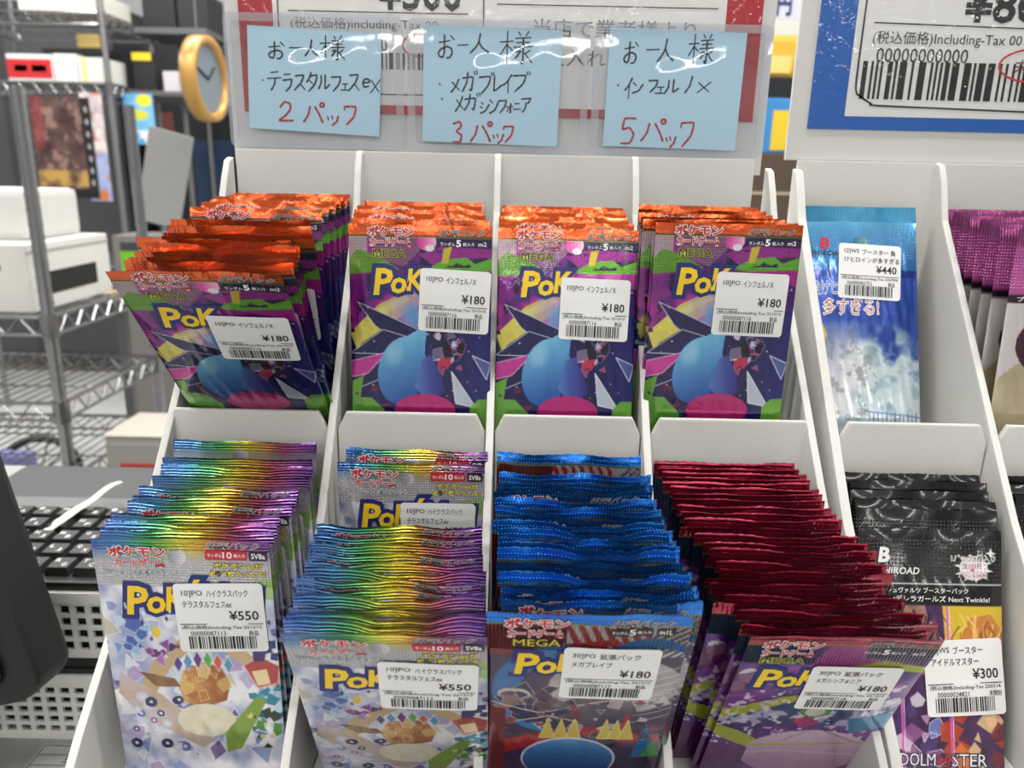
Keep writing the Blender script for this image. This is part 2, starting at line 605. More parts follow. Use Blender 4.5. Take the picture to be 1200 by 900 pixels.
def art_rainbow():
    a = Art(PW, PL)
    r = random.Random(11)
    n1, n2 = a.noise(10, 4), a.noise(4, 9)
    a.grad(n1 > -1, (150, 160, 200), (242, 240, 246), n1 * 2.2 - 0.5)
    a.put(a.band(5, 20), (186, 184, 190))
    rb = rainbow(a.u / PW)
    fade = np.clip(1 - (a.t - 4.5) / 5, 0, 1) * 0.75
    a.put(np.where(a.t < 4.5, 1.0, fade), rb)
    shards(a, r, 80, (0, 22, 68, 116), [(120, 140, 200), (170, 170, 210), (216, 214, 230), (200, 190, 160), (76, 96, 170), (180, 150, 200), (246, 246, 250), (246, 246, 250), (90, 60, 130)], 2, 6, (246, 246, 250), 0.7)
    # blue facets left, dark crystals, warm ribbon
    shards(a, r, 16, (3, 34, 18, 50), [(104, 150, 216), (140, 186, 230), (66, 96, 176), (196, 216, 240)], 2, 5, (220, 230, 246))
    a.put(a.poly([(12, 66), (18, 54), (40, 34), (44, 38), (24, 58), (16, 72)]), (196, 168, 120))
    a.put(a.ell(21, 40.5, 1.6, 2.6), (236, 206, 60))
    shards(a, r, 9, (17, 44, 27, 54), [(98, 40, 112), (130, 60, 140), (60, 30, 90), (170, 120, 180)], 1.6, 3.4, (206, 190, 220))
    a.put(a.poly([(46, 40), (68, 60), (68, 68), (42, 44)]), (200, 172, 130))
    a.grad(a.poly([(4, 60), (20, 70), (40, 92), (34, 96), (10, 80), (2, 70)]), (206, 196, 216), (190, 160, 120), n1)
    # amber crystal cluster
    a.grad(a.poly([(27, 66), (30, 58), (38, 54), (45, 56), (48, 64), (46, 72), (36, 76), (29, 73)]), (214, 160, 90), (150, 84, 36), (a.u - 28) / 18 + n2 - 0.5)
    shards(a, r, 10, (30, 58, 45, 72), [(226, 186, 110), (190, 126, 60), (160, 96, 44), (236, 206, 150)], 2, 4.2, (240, 214, 160), 0.7)
    a.grad(a.poly([(12, 59), (26, 62), (28, 66), (18, 66)]), (110, 70, 44), (160, 120, 80), n2)
    for x, c in ((28, (70, 60, 140)), (32, (90, 150, 200)), (36, (96, 50, 120)), (40, (86, 170, 70)), (44, (206, 90, 60)), (48, (80, 150, 170))):
        a.shape([(x, 48 + abs(x - 38) * .3), (x + 1.8, 52 + abs(x - 38) * .3), (x, 57 + abs(x - 38) * .2), (x - 1.8, 52 + abs(x - 38) * .3)], c, (220, 220, 230), 0.3)
    a.grad(a.ell(37, 82, 12, 8), (216, 208, 176), (236, 230, 214), n2)
    # red gem, teal and green right side
    a.shape([(54, 55), (61, 51), (68, 56), (67, 64), (59, 66)], (176, 70, 66), (236, 190, 180), 0.5)
    a.put(a.poly([(57, 58), (63, 57), (64, 64), (59, 65)]), (240, 216, 170))
    shards(a, r, 12, (56, 66, 68, 80), [(40, 130, 160), (70, 170, 190), (30, 80, 130), (170, 220, 230)], 1.6, 4)
    a.put(a.poly([(44, 88), (58, 70), (62, 72), (50, 96), (44, 98)]), (130, 160, 60))
    shards(a, r, 14, (54, 78, 68, 98), [(40, 100, 50), (70, 140, 60), (220, 206, 130), (30, 50, 40)], 1.4, 3.6)
    shards(a, r, 8, (60, 40, 68, 52), [(60, 46, 110), (90, 70, 150), (40, 60, 120)], 2, 4)
    # dark blossoms low left
    for i in range(18):
        cx, cy = r.uniform(6, 28), r.uniform(70, 96)
        a.put(a.ell(cx, cy, r.uniform(1.2, 2.6)), r.choice([(40, 44, 84), (90, 110, 180), (206, 210, 230), (120, 80, 140)]))
        a.put(a.ell(cx, cy, 0.7), (230, 230, 240))
    for i in range(26):
        cx, cy = r.uniform(2, 66), r.uniform(20, 60)
        a.put(a.poly([(cx, cy - 1.3), (cx + .8, cy), (cx, cy + 1.3), (cx - .8, cy)]), r.choice([(80, 50, 120), (230, 230, 250), (70, 80, 150)]))
    a.put(a.poly([(52, 20), (62, 17), (68, 16), (68, 26), (58, 22)]), (150, 190, 100), 0.8)
    a.grad(a.ell(32, 7.5, 3.4, 3.4), (150, 150, 158), (226, 226, 232), (a.u - 29) / 6)  # embossed hole, shaded side and bright side painted as a gradient
    a.put(a.t > PL - 6, rb)
    return a.done()


def art_blue():
    a = Art(PW, PL)
    r = random.Random(5)
    n1, n2 = a.noise(9, 14), a.noise(5, 12)
    a.grad(n1 > -1, (44, 30, 66), (92, 60, 96), n1)
    a.grad(a.band(5, 22), (120, 26, 32), (92, 20, 34), a.u / 30)
    a.put(a.band(5, 22) & (a.u > 27), (196, 190, 192))
    for i in range(7):
        x = 26 + i * 4.2
        a.put(a.poly([(x, 5), (x + 1.8, 5), (x + 9, 22), (x + 6, 22)]), (168, 34, 44))
    a.put(a.poly([(24, 16), (44, 12), (46, 15), (26, 20)]), (180, 40, 46))
    for i in range(9):
        y = 5 + i * 3
        a.put(a.poly([(56, y + 6), (68, y - 4), (68, y - 2.5), (56, y + 7.5)]), (70, 64, 76))
    m = a.ell(56, 28, 18, 16) & ~a.ell(58, 31, 15.5, 14)
    a.put(m, (40, 110, 176))
    m = a.ell(26, 44, 24, 28) & ~a.ell(30, 46, 19, 24)
    a.grad(m, (36, 96, 160), (50, 130, 196), (a.t - 20) / 40)
    a.grad(a.ell(46, 40, 24, 18), (150, 140, 150), (206, 196, 200), n2)
    for i in range(8):
        y = 28 + i * 4.4
        a.put(a.line([(34, y + 12), (68, y)], 0.5), (226, 222, 226), 0.8)
    a.grad(a.ell(40, 56, 15, 10), (44, 40, 62), (120, 106, 120), n1)
    shards(a, r, 14, (4, 40, 30, 60), [(60, 40, 80), (104, 70, 90), (150, 120, 120), (36, 40, 90)], 2, 6, (220, 190, 170))
    a.put(a.line([(2, 52), (20, 58), (40, 50), (66, 44)], 0.6), (236, 216, 196))
    a.put(a.line([(4, 66), (24, 60), (34, 64)], 0.7), (236, 206, 170))
    for pts in ([(2, 80), (34, 66), (66, 74), (66, 80), (34, 73), (4, 90)],):
        a.put(a.poly(pts), (176, 30, 40))
    a.shape([(49, 78), (52, 56), (56, 78)], (190, 30, 44))
    a.shape([(56, 90), (60, 64), (66, 90)], (46, 110, 176))
    a.put(a.poly([(60, 90), (64, 76), (68, 90)]), (70, 150, 80))
    shards(a, r, 40, (8, 50, 66, 74), [(60, 50, 74), (120, 106, 116), (190, 180, 184), (40, 40, 80), (150, 40, 50), (226, 216, 206)], 1.2, 4.5, (206, 196, 196), .8)
    for x in (20, 25, 30, 42, 46, 50):
        a.shape([(x, 76), (x + 3, 62), (x + 6, 76)], (222, 196, 80), (246, 236, 160), 0.35)
    a.grad(a.ell(32, 92, 18, 16), (92, 160, 216), (30, 74, 146), (a.t - 76) / 24)
    a.put(a.ell(32, 92, 18.6, 16.6) & ~a.ell(32, 92.6, 17.8, 16), (226, 226, 236))
    a.put((a.u < 7) & (a.t > 56), (120, 24, 36))
    a.put(a.ell(10, 46, 6, 4) & ~a.ell(10, 47, 5, 3), (206, 190, 180))
    a.grad(a.t < 5, (40, 150, 246), (14, 92, 206), a.noise(5, 3))
    a.put(a.band(5, 5.6), (206, 190, 60))
    a.put(a.t > PL - 6, (24, 90, 180))
    return a.done()


def art_crimson():
    a = Art(PW, PL)
    r = random.Random(8)
    n1, n2 = a.noise(10, 24), a.noise(4, 22)
    a.grad(n1 > -1, (46, 26, 104), (140, 52, 160), n1 * 1.6 - .3)
    a.grad(a.band(5.5, 18), (28, 48, 84), (84, 36, 110), (a.u - 8) / 26)
    a.put(a.poly([(30, 6), (46, 6), (52, 18), (24, 22)]), (176, 70, 150))
    a.put(a.band(6, 13) & (a.u > 44), (36, 28, 70))
    a.put(a.poly([(36, 20), (52, 14), (68, 18), (68, 22), (52, 19), (38, 24)]), (176, 180, 50))
    a.put(a.poly([(0, 52), (20, 40), (46, 34), (48, 37), (22, 45), (0, 60)]), (178, 184, 48))
    a.grad(a.poly([(0, 60), (22, 45), (48, 37), (68, 40), (68, 66), (30, 62)]), (30, 40, 96), (60, 120, 170), n2 * 1.4 - 0.2)
    a.put((n2 > 0.6) & a.band(40, 62), (216, 196, 226), 0.85)
    a.put((a.noise(2.4, 31, 2) > 0.66) & a.band(30, 80), (236, 226, 240), 0.9)
    a.put(a.ell(5, 26, 4, 5) | a.ell(2, 34, 3, 4), (220, 214, 226))
    a.put(a.poly([(0, 26), (12, 20), (16, 30), (0, 42)]), (96, 30, 84), 0.7)
    a.put(a.poly([(28, 58), (34, 54), (40, 60), (34, 64)]), (190, 40, 110))
    a.put(a.ell(36, 50, 6, 5), (96, 160, 60))
    a.put(a.ell(36, 51, 4, 3.4), (226, 230, 216))
    a.put(a.poly([(0, 64), (10, 68), (22, 78), (12, 80), (0, 72)]), (178, 184, 50))
    a.grad(a.ell(40, 86, 26, 20), (232, 206, 226), (196, 150, 196), (a.t - 66) / 30 + n2 * 0.4 - 0.2)
    a.put(a.line([(14, 80), (68, 76)], 1.4), (186, 190, 54))
    a.put(a.poly([(50, 56), (68, 52), (68, 64), (54, 68)]), (50, 130, 180))
    a.put(a.line([(0, 90), (30, 84), (68, 88)], 0.8), (240, 200, 226))
    a.put((a.u < 16) & (a.t > 82), (100, 40, 110))
    a.put(a.line([(28, 76), (40, 64), (62, 78)], 0.5), (150, 90, 160))
    a.grad(a.t < 5, (196, 40, 76), (146, 22, 54), a.noise(5, 6))
    a.put(a.band(5, 5.6), (170, 176, 60))
    a.put(a.t > PL - 6, (150, 20, 50))
    return a.done()


SKW, SKL, BKL = 66.0, 131.0, 118.0


def art_sky():
    a = Art(SKW, SKL)
    n1, n2 = a.noise(16, 41, 4), a.noise(8, 44, 4)
    a.grad(n1 > -1, (60, 96, 190), (30, 60, 150), (a.t - 36) / 50)
    a.grad(a.t < 40, (96, 178, 222), (60, 120, 190), (a.t - 4) / 36)
    a.put((a.u > 0) & (a.t > 36) & (a.t < 40), (40, 70, 150))
    cl = np.clip((n1 * 0.6 + n2 * 0.4 - 0.34 - np.abs(a.u - 44) * 0.004 + (a.t - 78) * 0.006) * 6, 0, 1) * np.clip((a.t - 62) / 14, 0, 1)
    a.put(cl, (206, 222, 228))
    a.put(np.clip((n2 - 0.5) * 4, 0, 1) * cl, (120, 160, 176))
    a.put(a.soft(20, 96, 22, 34, 20), (236, 236, 236), 0.9)  # soft white glare painted into the colour
    a.put(a.poly([(8, 70), (14, 66), (16, 72), (10, 92), (6, 90)]), (206, 190, 96), 0.9)
    a.put((a.noise(3, 47) > 0.6) & a.ell(24, 96, 18, 26), (150, 150, 160), 0.6)
    for i in range(12):
        a.put(a.line([(38 + i * 2.3, 114), (38 + i * 2.3, 131)], 0.5), (90, 110, 150))
    a.put(a.line([(36, 113), (66, 116)], 0.8), (120, 140, 180))
    a.grad(a.t < 9, (70, 170, 214), (50, 140, 190), a.noise(5, 4))
    a.put(a.t > SKL - 6, (60, 150, 200))
    a.grad(a.ell(35, 21, 4, 4), (70, 110, 140), (150, 200, 220), (a.u - 31) / 8)  # embossed hole with its light and shade painted in
    return a.done()


def art_black():
    a = Art(SKW, BKL)
    r = random.Random(23)
    n1, n2 = a.noise(8, 51), a.noise(5, 52)
    a.put(n1 > -1, (20, 20, 22))
    a.put(a.band(24.5, 25.1), (200, 200, 204))
    a.put(a.ell(53, 17.5, 6.5, 5.5), (226, 222, 224))
    for i in range(10):
        q = i * .628 + .2
        a.put(a.poly([(53 + 5 * math.cos(q - .25), 17.5 + 4.4 * math.sin(q - .25)), (53 + 9.5 * math.cos(q), 17.5 + 6.6 * math.sin(q)), (53 + 5 * math.cos(q + .25), 17.5 + 4.4 * math.sin(q + .25))]), (226, 222, 224))
    a.put(a.poly([(61, 8), (61.7, 10), (63.5, 10.6), (61.7, 11.3), (61, 13), (60.3, 11.3), (58.5, 10.6), (60.3, 10)]), (236, 236, 236))
    a.grad(a.t > 34.5, (84, 50, 110), (60, 30, 60), n1)
    a.put(a.poly([(38, 34.5), (66, 34.5), (66, 60), (40, 64)]), (216, 186, 50))
    a.grad(a.poly([(44, 54), (50, 40), (60, 38), (66, 46), (66, 66), (46, 68)]), (222, 150, 70), (176, 100, 40), n2)
    a.grad(a.poly([(18, 34.5), (30, 34.5), (36, 62), (20, 70), (14, 58)]), (96, 60, 60), (206, 160, 140), n2)
    for i in range(34):
        x0, y0 = r.uniform(40, 66), r.uniform(37, 54)
        a.put(a.line([(x0, y0), (x0 + r.uniform(-4, 4), y0 + r.uniform(3, 9)), (x0 + r.uniform(-8, 6), y0 + r.uniform(9, 16))], r.uniform(.4, 1.2)), r.choice([(236, 176, 90), (196, 116, 50), (246, 206, 120), (150, 80, 36)]), .8)
    for i in range(30):
        x0, y0 = r.uniform(14, 38), r.uniform(36, 56)
        a.put(a.line([(x0, y0), (x0 + r.uniform(-5, 5), y0 + r.uniform(4, 14))], r.uniform(.4, 1.3)), r.choice([(70, 44, 50), (120, 80, 76), (206, 170, 160), (40, 28, 36)]), .8)
    shards(a, r, 26, (2, 76, 40, 108), [(120, 140, 206), (206, 160, 206), (236, 226, 240), (150, 90, 150), (80, 60, 120)], 2, 6, (240, 230, 246), 0.8)
    shards(a, r, 22, (40, 76, 66, 108), [(190, 70, 40), (226, 120, 60), (60, 30, 40), (120, 40, 50), (240, 200, 150)], 2, 7, None, 0.85)
    for x in (18, 40):
        a.put(a.line([(x, 35), (x + 2, 116)], 0.8), (226, 90, 200))
        a.put(a.line([(x + 1, 35), (x + 3, 116)], 0.4), (246, 206, 246))
    a.put(a.t > 108, (26, 24, 50))
    a.grad(a.ell(33, 14, 5.2, 5.0), (8, 8, 9), (60, 60, 64), (a.u - 30) / 12)  # embossed circle, relief shading painted into the black
    a.put(a.t > BKL - 6, (16, 16, 18))
    return a.done()


def art_pink():
    a = Art(SKW, SKL)
    n1 = a.noise(12, 61)
    a.grad(n1 > -1, (222, 116, 186), (176, 76, 146), n1)
    a.put(a.band(32, 36), (40, 24, 40))
    a.put(a.t > 36, (232, 222, 222))
    a.grad(a.ell(30, 90, 34, 30), (222, 210, 176), (190, 176, 140), n1 * 1.6 - 0.3)
    a.grad(a.ell(22, 56, 15, 15), (90, 50, 60), (40, 26, 36), n1)
    a.grad(a.ell(26, 62, 10, 10), (240, 214, 196), (226, 190, 176), n1)
    a.put(a.t > 106, (206, 120, 160))
    for i in range(5):
        a.put(a.poly([(4 + i * 12, 118), (8 + i * 12, 106), (12 + i * 12, 106), (8 + i * 12, 118)]), (240, 220, 230))
    a.put(a.t > 112, (240, 232, 236))
    a.grad(a.t < 9, (206, 104, 170), (160, 66, 130), a.noise(5, 4))
    a.put(a.t > SKL - 6, (180, 80, 140))
    return a.done()


# printed lettering of each kind: (text, u, t, w, h, [(colour, offset)...], shear)
RED_LOGO = [((70, 60, 64), .115), ((236, 232, 232), .095), ((196, 30, 44), .035)]


def logo_letters(u, t, k, full=False):
    out = []
    for ch, du, dt, w, h in (('P', 0, 0, 9.4, 12.6), ('o', 8.2, 4.2, 7.6, 7.6), ('K', 15.6, 0.0, 8.6, 10.4), ('é', 23.6, -3.2, 6.6, 12.0), ('M', 30.0, -1.0, 9.6, 10.6), ('o', 39.6, 3.4, 6.8, 6.8), ('N', 46.2, .6, 7.6, 9.6))[:7 if full else 3]:
        for c, off in (((30, 40, 112), .15), ((244, 204, 36), .03)):
            out.append((ch, u + du * k, t + dt * k, w * k, h * k, [(c, off)], 0.12, .03))
    out.sort(key=lambda q: q[5][0][1], reverse=True)
    return out


KINDS = {
    'orange': dict(art=art_orange, w=PW, L=PL, seal=5.2, dot=(1.15, 1.05, 6, 21), sdot=(1.1, 1.0, 3.2, 9), text=[
        ('ポケモン', 9, .9, 22, 4.6, RED_LOGO, 0), ('カードゲーム', 10, 6.1, 20, 4.2, RED_LOGO, 0),
        ('MEGA', 11.5, 11.8, 15.5, 3.6, [((170, 176, 50), .05), ((20, 22, 16), 0.0)], 0),
        ('拡張パック', 43, 2.2, 22, 2.9, [((190, 190, 190), .045), ((26, 24, 30), 0)], .35),
        ('ランダム', 43.5, 7.9, 7, 1.7, [((240, 240, 240), .01)], 0), ('5', 51, 6.8, 2.4, 3.2, [((250, 250, 250), .03)], 0),
        ('枚入り', 54.2, 7.9, 5.4, 1.7, [((240, 240, 240), .01)], 0), ('m2', 61.5, 7.6, 4, 2.0, [((240, 240, 240), .01)], 0)],
        logo=(11.5, 20.5, 1.02)),
    'rainbow': dict(art=art_rainbow, w=PW, L=PL, seal=5.0, dot=(1.15, 1.15, 4, 20), sdot=(None, 1.25, 1, 9), text=[
        ('ポケモン', 6, 3.0, 22, 4.6, RED_LOGO, 0), ('カードゲーム', 8, 8.0, 19, 3.9, RED_LOGO, 0),
        ('スカーレット&バイオレット', 2.5, 12.8, 30, 2.7, [((230, 232, 234), .075), ((66, 104, 120), 0.02)], 0),
        ('拡張パック', 43.5, .9, 21, 2.7, [((206, 206, 206), .045), ((40, 40, 46), 0)], .35),
        ('ポケモンexが', 46, 9.4, 19, 2.5, [((46, 46, 36), .085), ((230, 208, 60), .025)], .0),
        ('必ず1枚入ってる!', 44, 12.7, 22, 2.6, [((46, 46, 36), .085), ((230, 208, 60), .025)], .0)],
        boxes=[((43, 4.4, 16.2, 3.9), (190, 44, 52), [('ランダム', 44, 5.6, 5.4, 1.6), ('10', 49.8, 4.9, 3.6, 2.8), ('枚入り', 54, 5.6, 4.4, 1.6)]),
               ((60, 4.4, 7, 3.9), (24, 24, 28), [('SV8a', 60.8, 5.1, 5.4, 2.4)])],
        logo=(10.5, 20, 1.0, True)),
    'blue': dict(art=art_blue, w=PW, L=PL, seal=5.0, dot=(1.25, None, 0, 19), sdot=(1.25, 2.0, 0, 9), text=[
        ('ポケモン', 6, 2.2, 21.5, 5.0, RED_LOGO, 0), ('カードゲーム', 7, 7.9, 19, 4.3, RED_LOGO, 0),
        ('MEGA', 9, 13.2, 16, 3.5, [((26, 26, 20), .075), ((216, 200, 50), 0.0)], 0),
        ('拡張パック', 41.5, 2.4, 21, 3.0, [((206, 206, 206), .045), ((30, 30, 36), 0)], .35)],
        boxes=[((41, 6.4, 14.6, 4.0), (20, 20, 24), [('ランダム', 41.8, 7.7, 5.4, 1.6), ('5', 47.6, 6.9, 2.3, 3.0), ('枚入り', 50.4, 7.7, 4.6, 1.6)]),
               ((57, 6.4, 6, 4.0), (20, 20, 24), [('m1L', 57.8, 7.2, 4.4, 2.3)])],
        logo=(9.5, 20.5, .95)),
    'crimson': dict(art=art_crimson, w=PW, L=PL, seal=5.0, dot=(1.25, None, 0, 17), sdot=(None, 4.0, 0, 2.2), text=[
        ('ポケモン', 5.5, 2.4, 21.5, 5.0, RED_LOGO, 0), ('カードゲーム', 6, 8.0, 19, 4.3, RED_LOGO, 0),
        ('MEGA', 6.5, 13.2, 16, 3.5, [((190, 186, 60), .05), ((24, 24, 18), 0.0)], 0),
        ('拡張パック', 43, 2.6, 21, 2.8, [((190, 190, 190), .045), ((40, 30, 50), 0)], .35),
        ('ランダム', 42.5, 8.3, 6.2, 1.6, [((236, 236, 240), .01)], 0), ('5', 49.2, 7.2, 2.4, 3.0, [((250, 250, 250), .03)], 0),
        ('枚入り', 52.2, 8.3, 5.2, 1.6, [((236, 236, 240), .01)], 0), ('m1S', 60, 8, 4.4, 2.1, [((236, 236, 240), .01)], 0)],
        logo=(7.5, 20.5, .98)),
    'sky': dict(art=art_sky, w=SKW, L=SKL, seal=9, dot=(1.6, 1.5, 10, 30), sdot=(1.0, None, 0, 9), text=[
        ('B', 12.5, 18, 5.5, 6.5, [((196, 44, 56), .04)], .15), ('BUSHIROAD', 2, 25.2, 24, 3.2, [((46, 50, 60), .015)], .2),
        ('負けヒロインが', 8, 42, 34, 8, [((236, 240, 246), .05), ((60, 110, 180), .0)], 0), ('多すぎる!', 14, 52, 30, 9, [((240, 236, 236), .05), ((196, 120, 96), .0)], 0)]),
    'black': dict(art=art_black, w=SKW, L=BKL, seal=9, dot=(1.7, 1.7, 8, 24), sdot=(1.7, 1.7, 4.5, 9), text=[
        ('B', 9, 8.5, 5.5, 7, [((236, 236, 236), .04)], .15), ('BUSHIROAD', 4, 17.5, 24, 3.2, [((236, 236, 236), .015)], .2),
        ('1パック8枚入り', 43, 11.5, 20, 3, [((236, 236, 236), .07), ((40, 34, 40), .0)], 0),
        ('全133種', 48, 15.1, 9, 2.4, [((236, 230, 232), .08), ((176, 40, 80), .01)], 0), ('+', 51.5, 17.5, 2, 1.6, [((196, 40, 90), .02)], 0),
        ('パラレル143種', 46, 19.5, 13, 2.2, [((236, 230, 232), .08), ((176, 40, 80), .01)], 0),
        ('ヴァイスシュヴァルツ ブースターパック', 2, 26.5, 48, 2.6, [((232, 232, 232), .012)], 0),
        ('シンデレラガールズ Next Twinkle!', 10, 30.1, 50, 2.8, [((232, 232, 232), .012)], 0),
        ('THE iDOLM', 4, 100.5, 30, 5.6, [((40, 40, 70), .06), ((232, 232, 236), .0)], 0), ('@', 34.5, 100.5, 6.5, 5.6, [((40, 40, 70), .06), ((206, 60, 60), .0)], 0),
        ('STER', 41.5, 100.5, 16, 5.6, [((40, 40, 70), .06), ((232, 232, 236), .0)], 0)]),
    'pink': dict(art=art_pink, w=SKW, L=SKL, seal=9, dot=(1.4, 1.5, 10, 30), sdot=(1.4, None, 0, 9), text=[
        ('BUSHIROAD', 6, 25, 26, 3.4, [((240, 226, 236), .015)], .2), ('アリスギア', 5, 112, 44, 7, [((240, 236, 240), .05), ((176, 40, 90), .01)], .15),
        ('ブースターパック', 4, 32.8, 30, 2.5, [((236, 226, 232), .02)], 0)]),
}

# ------------------------------------------------------------------ pack shape
def sst(a, b, x):
    q = np.clip((x - a) / (b - a), 0, 1)
    return q * q * (3 - 2 * q)


class PackShape:
    def __init__(s, w, L, T, amp, seed):
        r = np.random.RandomState(seed)
        s.w, s.L, s.T, s.amp = w, L, T, amp
        s.lam = r.uniform([34, 17, 9], [60, 26, 13])
        s.ph = r.uniform(0, 6.28, 3)
        s.kp = r.uniform(-.06, .06, 3)
        s.wr = r.uniform(0, 6.28, 6)
        s.curl = r.uniform(-1, 1, 2)
        s.bend = r.uniform(.2, 1.0)
        s.bph = r.uniform(0, 6.28, 2)
        s.bl = r.uniform([28, 12], [60, 20])

    def y(s, u, t, front=True, creases=True):
        u = np.asarray(u, float)
        t = np.asarray(t, float)
        x = np.clip(u / s.w, 0, 1)
        pu = np.clip(1 - np.abs(2 * x - 1) ** 4.2, 0, 1) ** 0.7
        st = sst(5, 34, t) * (1 - sst(s.L - 15, s.L - 5, t))
        h = s.T * 0.5 * pu * (0.06 + 0.94 * st)
        g = 1 - sst(0, 30, t)
        wv = sum(a * np.sin(6.283 * u / l + p + k * t) for a, l, p, k in zip((.55, .30, .07), s.lam, s.ph, s.kp))
        wv = s.amp * g * (wv + s.curl[0] * (x - .5) ** 2 * 3)
        bw = s.amp * (s.bend + .55 * np.sin(6.283 * u / s.bl[0] + s.bph[0]) + .14 * np.sin(6.283 * u / s.bl[1] + s.bph[1]))
        wv = wv + bw * np.clip(1 - t / 8.0, 0, 1) ** 2 * 1.5
        cr = 0.10 * np.sin(u * .55 + s.wr[0] + .3 * np.sin(t * .13 + s.wr[1])) * np.sin(t * .11 + s.wr[2]) + 0.06 * np.sin(u * 1.1 - t * .2 + s.wr[3])
        cr = cr * pu * st * (1.0 if creases else 0.0)
        return wv + (-(h + cr) if front else h)


ARTS = {}


def pack_meshes(kind, res, seed, amp, tmax_text, T=2.6):
    K = KINDS[kind]
    w, L = K['w'], K['L']
    if kind not in ARTS:
        ARTS[kind] = K['art']()
        fm = 0.5 if kind != 'black' else 0.0
        bk = kind == 'black'
        K['mat'] = foil('printed_foil_' + kind, fm, .22 if bk else .2, K['dot'], 1.6 if bk else 1.0, .03 if bk else .13, .7 if bk else .8)
        K['smat'] = foil('seal_foil_' + kind, 0.85 if kind != 'black' else 0.2, 0.2, K['sdot'], 0.6, .08 if bk else .45, .7 if bk else .8)
    art = ARTS[kind]
    S = PackShape(w, L, T, amp, seed)
    nt_f, nu_f = art.shape[:2]
    nu = int(round(w / res)) + 1
    uu = np.linspace(0, w, nu)
    ts = K['seal']
    tb = L - 6

    def rows(t0, t1):
        return np.linspace(t0, t1, max(2, int(round((t1 - t0) / res)) + 1))

    def sheet(mb, tt, front, ustep=1, top=False):
        us = uu[::ustep]
        if us[-1] != w:
            us = np.append(us, w)
        Ug, Tg = np.meshgrid(us, tt)
        if top:
            Tg[0] += 0.3 * np.abs(((us / 1.3) % 1.0) * 2 - 1)
        Y = S.y(Ug, Tg, front)
        v = np.column_stack([(Ug - w / 2).ravel(), Y.ravel(), (L - Tg).ravel()])
        iu = np.clip(np.round(Ug / w * (nu_f - 1)).astype(int), 0, nu_f - 1)
        it = np.clip(np.round(Tg / L * (nt_f - 1)).astype(int), 0, nt_f - 1)
        c = art[it, iu] if front else art[it, nu_f - 1 - iu] * 0.5 + 60
        a, b = Tg.shape
        i = np.arange(a * b).reshape(a, b)
        q = np.stack([i[:-1, :-1], i[1:, :-1], i[1:, 1:], i[:-1, 1:]], -1).reshape(-1, 4)
        if not front:
            q = q[:, ::-1]
        mb.add(v, q, c.reshape(-1, 3), 0, np.column_stack([Ug.ravel(), Tg.ravel()]))

    out = {}
    bs = max(1, int(round(2.0 / res)))
    for name, t0, t1, m in (('top_seal', 0, ts, K['smat']), ('wrapper', ts, tb, K['mat']), ('bottom_seal', tb, L, K['smat'])):
        mb = MB()
        sheet(mb, rows(t0, t1), True, 1, t0 == 0)
        n_body = len(mb.f)
        bt = rows(t0, t1)
        sheet(mb, bt[::bs] if t0 == ts and (len(bt) - 1) % bs == 0 else bt, False, bs if t0 == ts else 1, t0 == 0)
        n_body = len(mb.f)
        if name == 'wrapper':
            lay = [0]

            def put(v2, f, c):
                o = 0.16 + 0.035 * lay[0]
                lay[0] += 1
                y = S.y(v2[:, 0], v2[:, 1], True) - o
                mb.add(np.column_stack([v2[:, 0] - w / 2, y, L - v2[:, 1]]), f, c, 1, v2)
            for q in K['text']:
                if q[2] > tmax_text:
                    continue
                body, u, t, tw, th, layers, sh = q
                lay[0] = 0
                for c, off in layers:
                    put(*text_in(body, u, t, tw, th, off, sh, ref=layers[-1][1]), c)
            for bx, c, items in K.get('boxes', []) if tmax_text > 0 else []:
                lay[0] = 0
                put(*gridded(rrect(*bx, .8), 2.5), c)
                for body, u, t, tw, th in items:
                    lay[0] = 1
                    put(*text_in(body, u, t, tw, th, .015), (246, 246, 246))
            if 'logo' in K and tmax_text > 24:
                for body, u, t, tw, th, layers, sh, ref in logo_letters(*K['logo']):
                    lay[0] = 0 if layers[0][1] > .05 else 4
                    put(*text_in(body, u, t, tw, th, layers[0][1], sh, ref=ref), layers[0][0])
        me = mb.mesh(name, [m, ink()], smooth=True, col=True, fix=False)
        out[name] = me
    out['shape'] = S
    return out


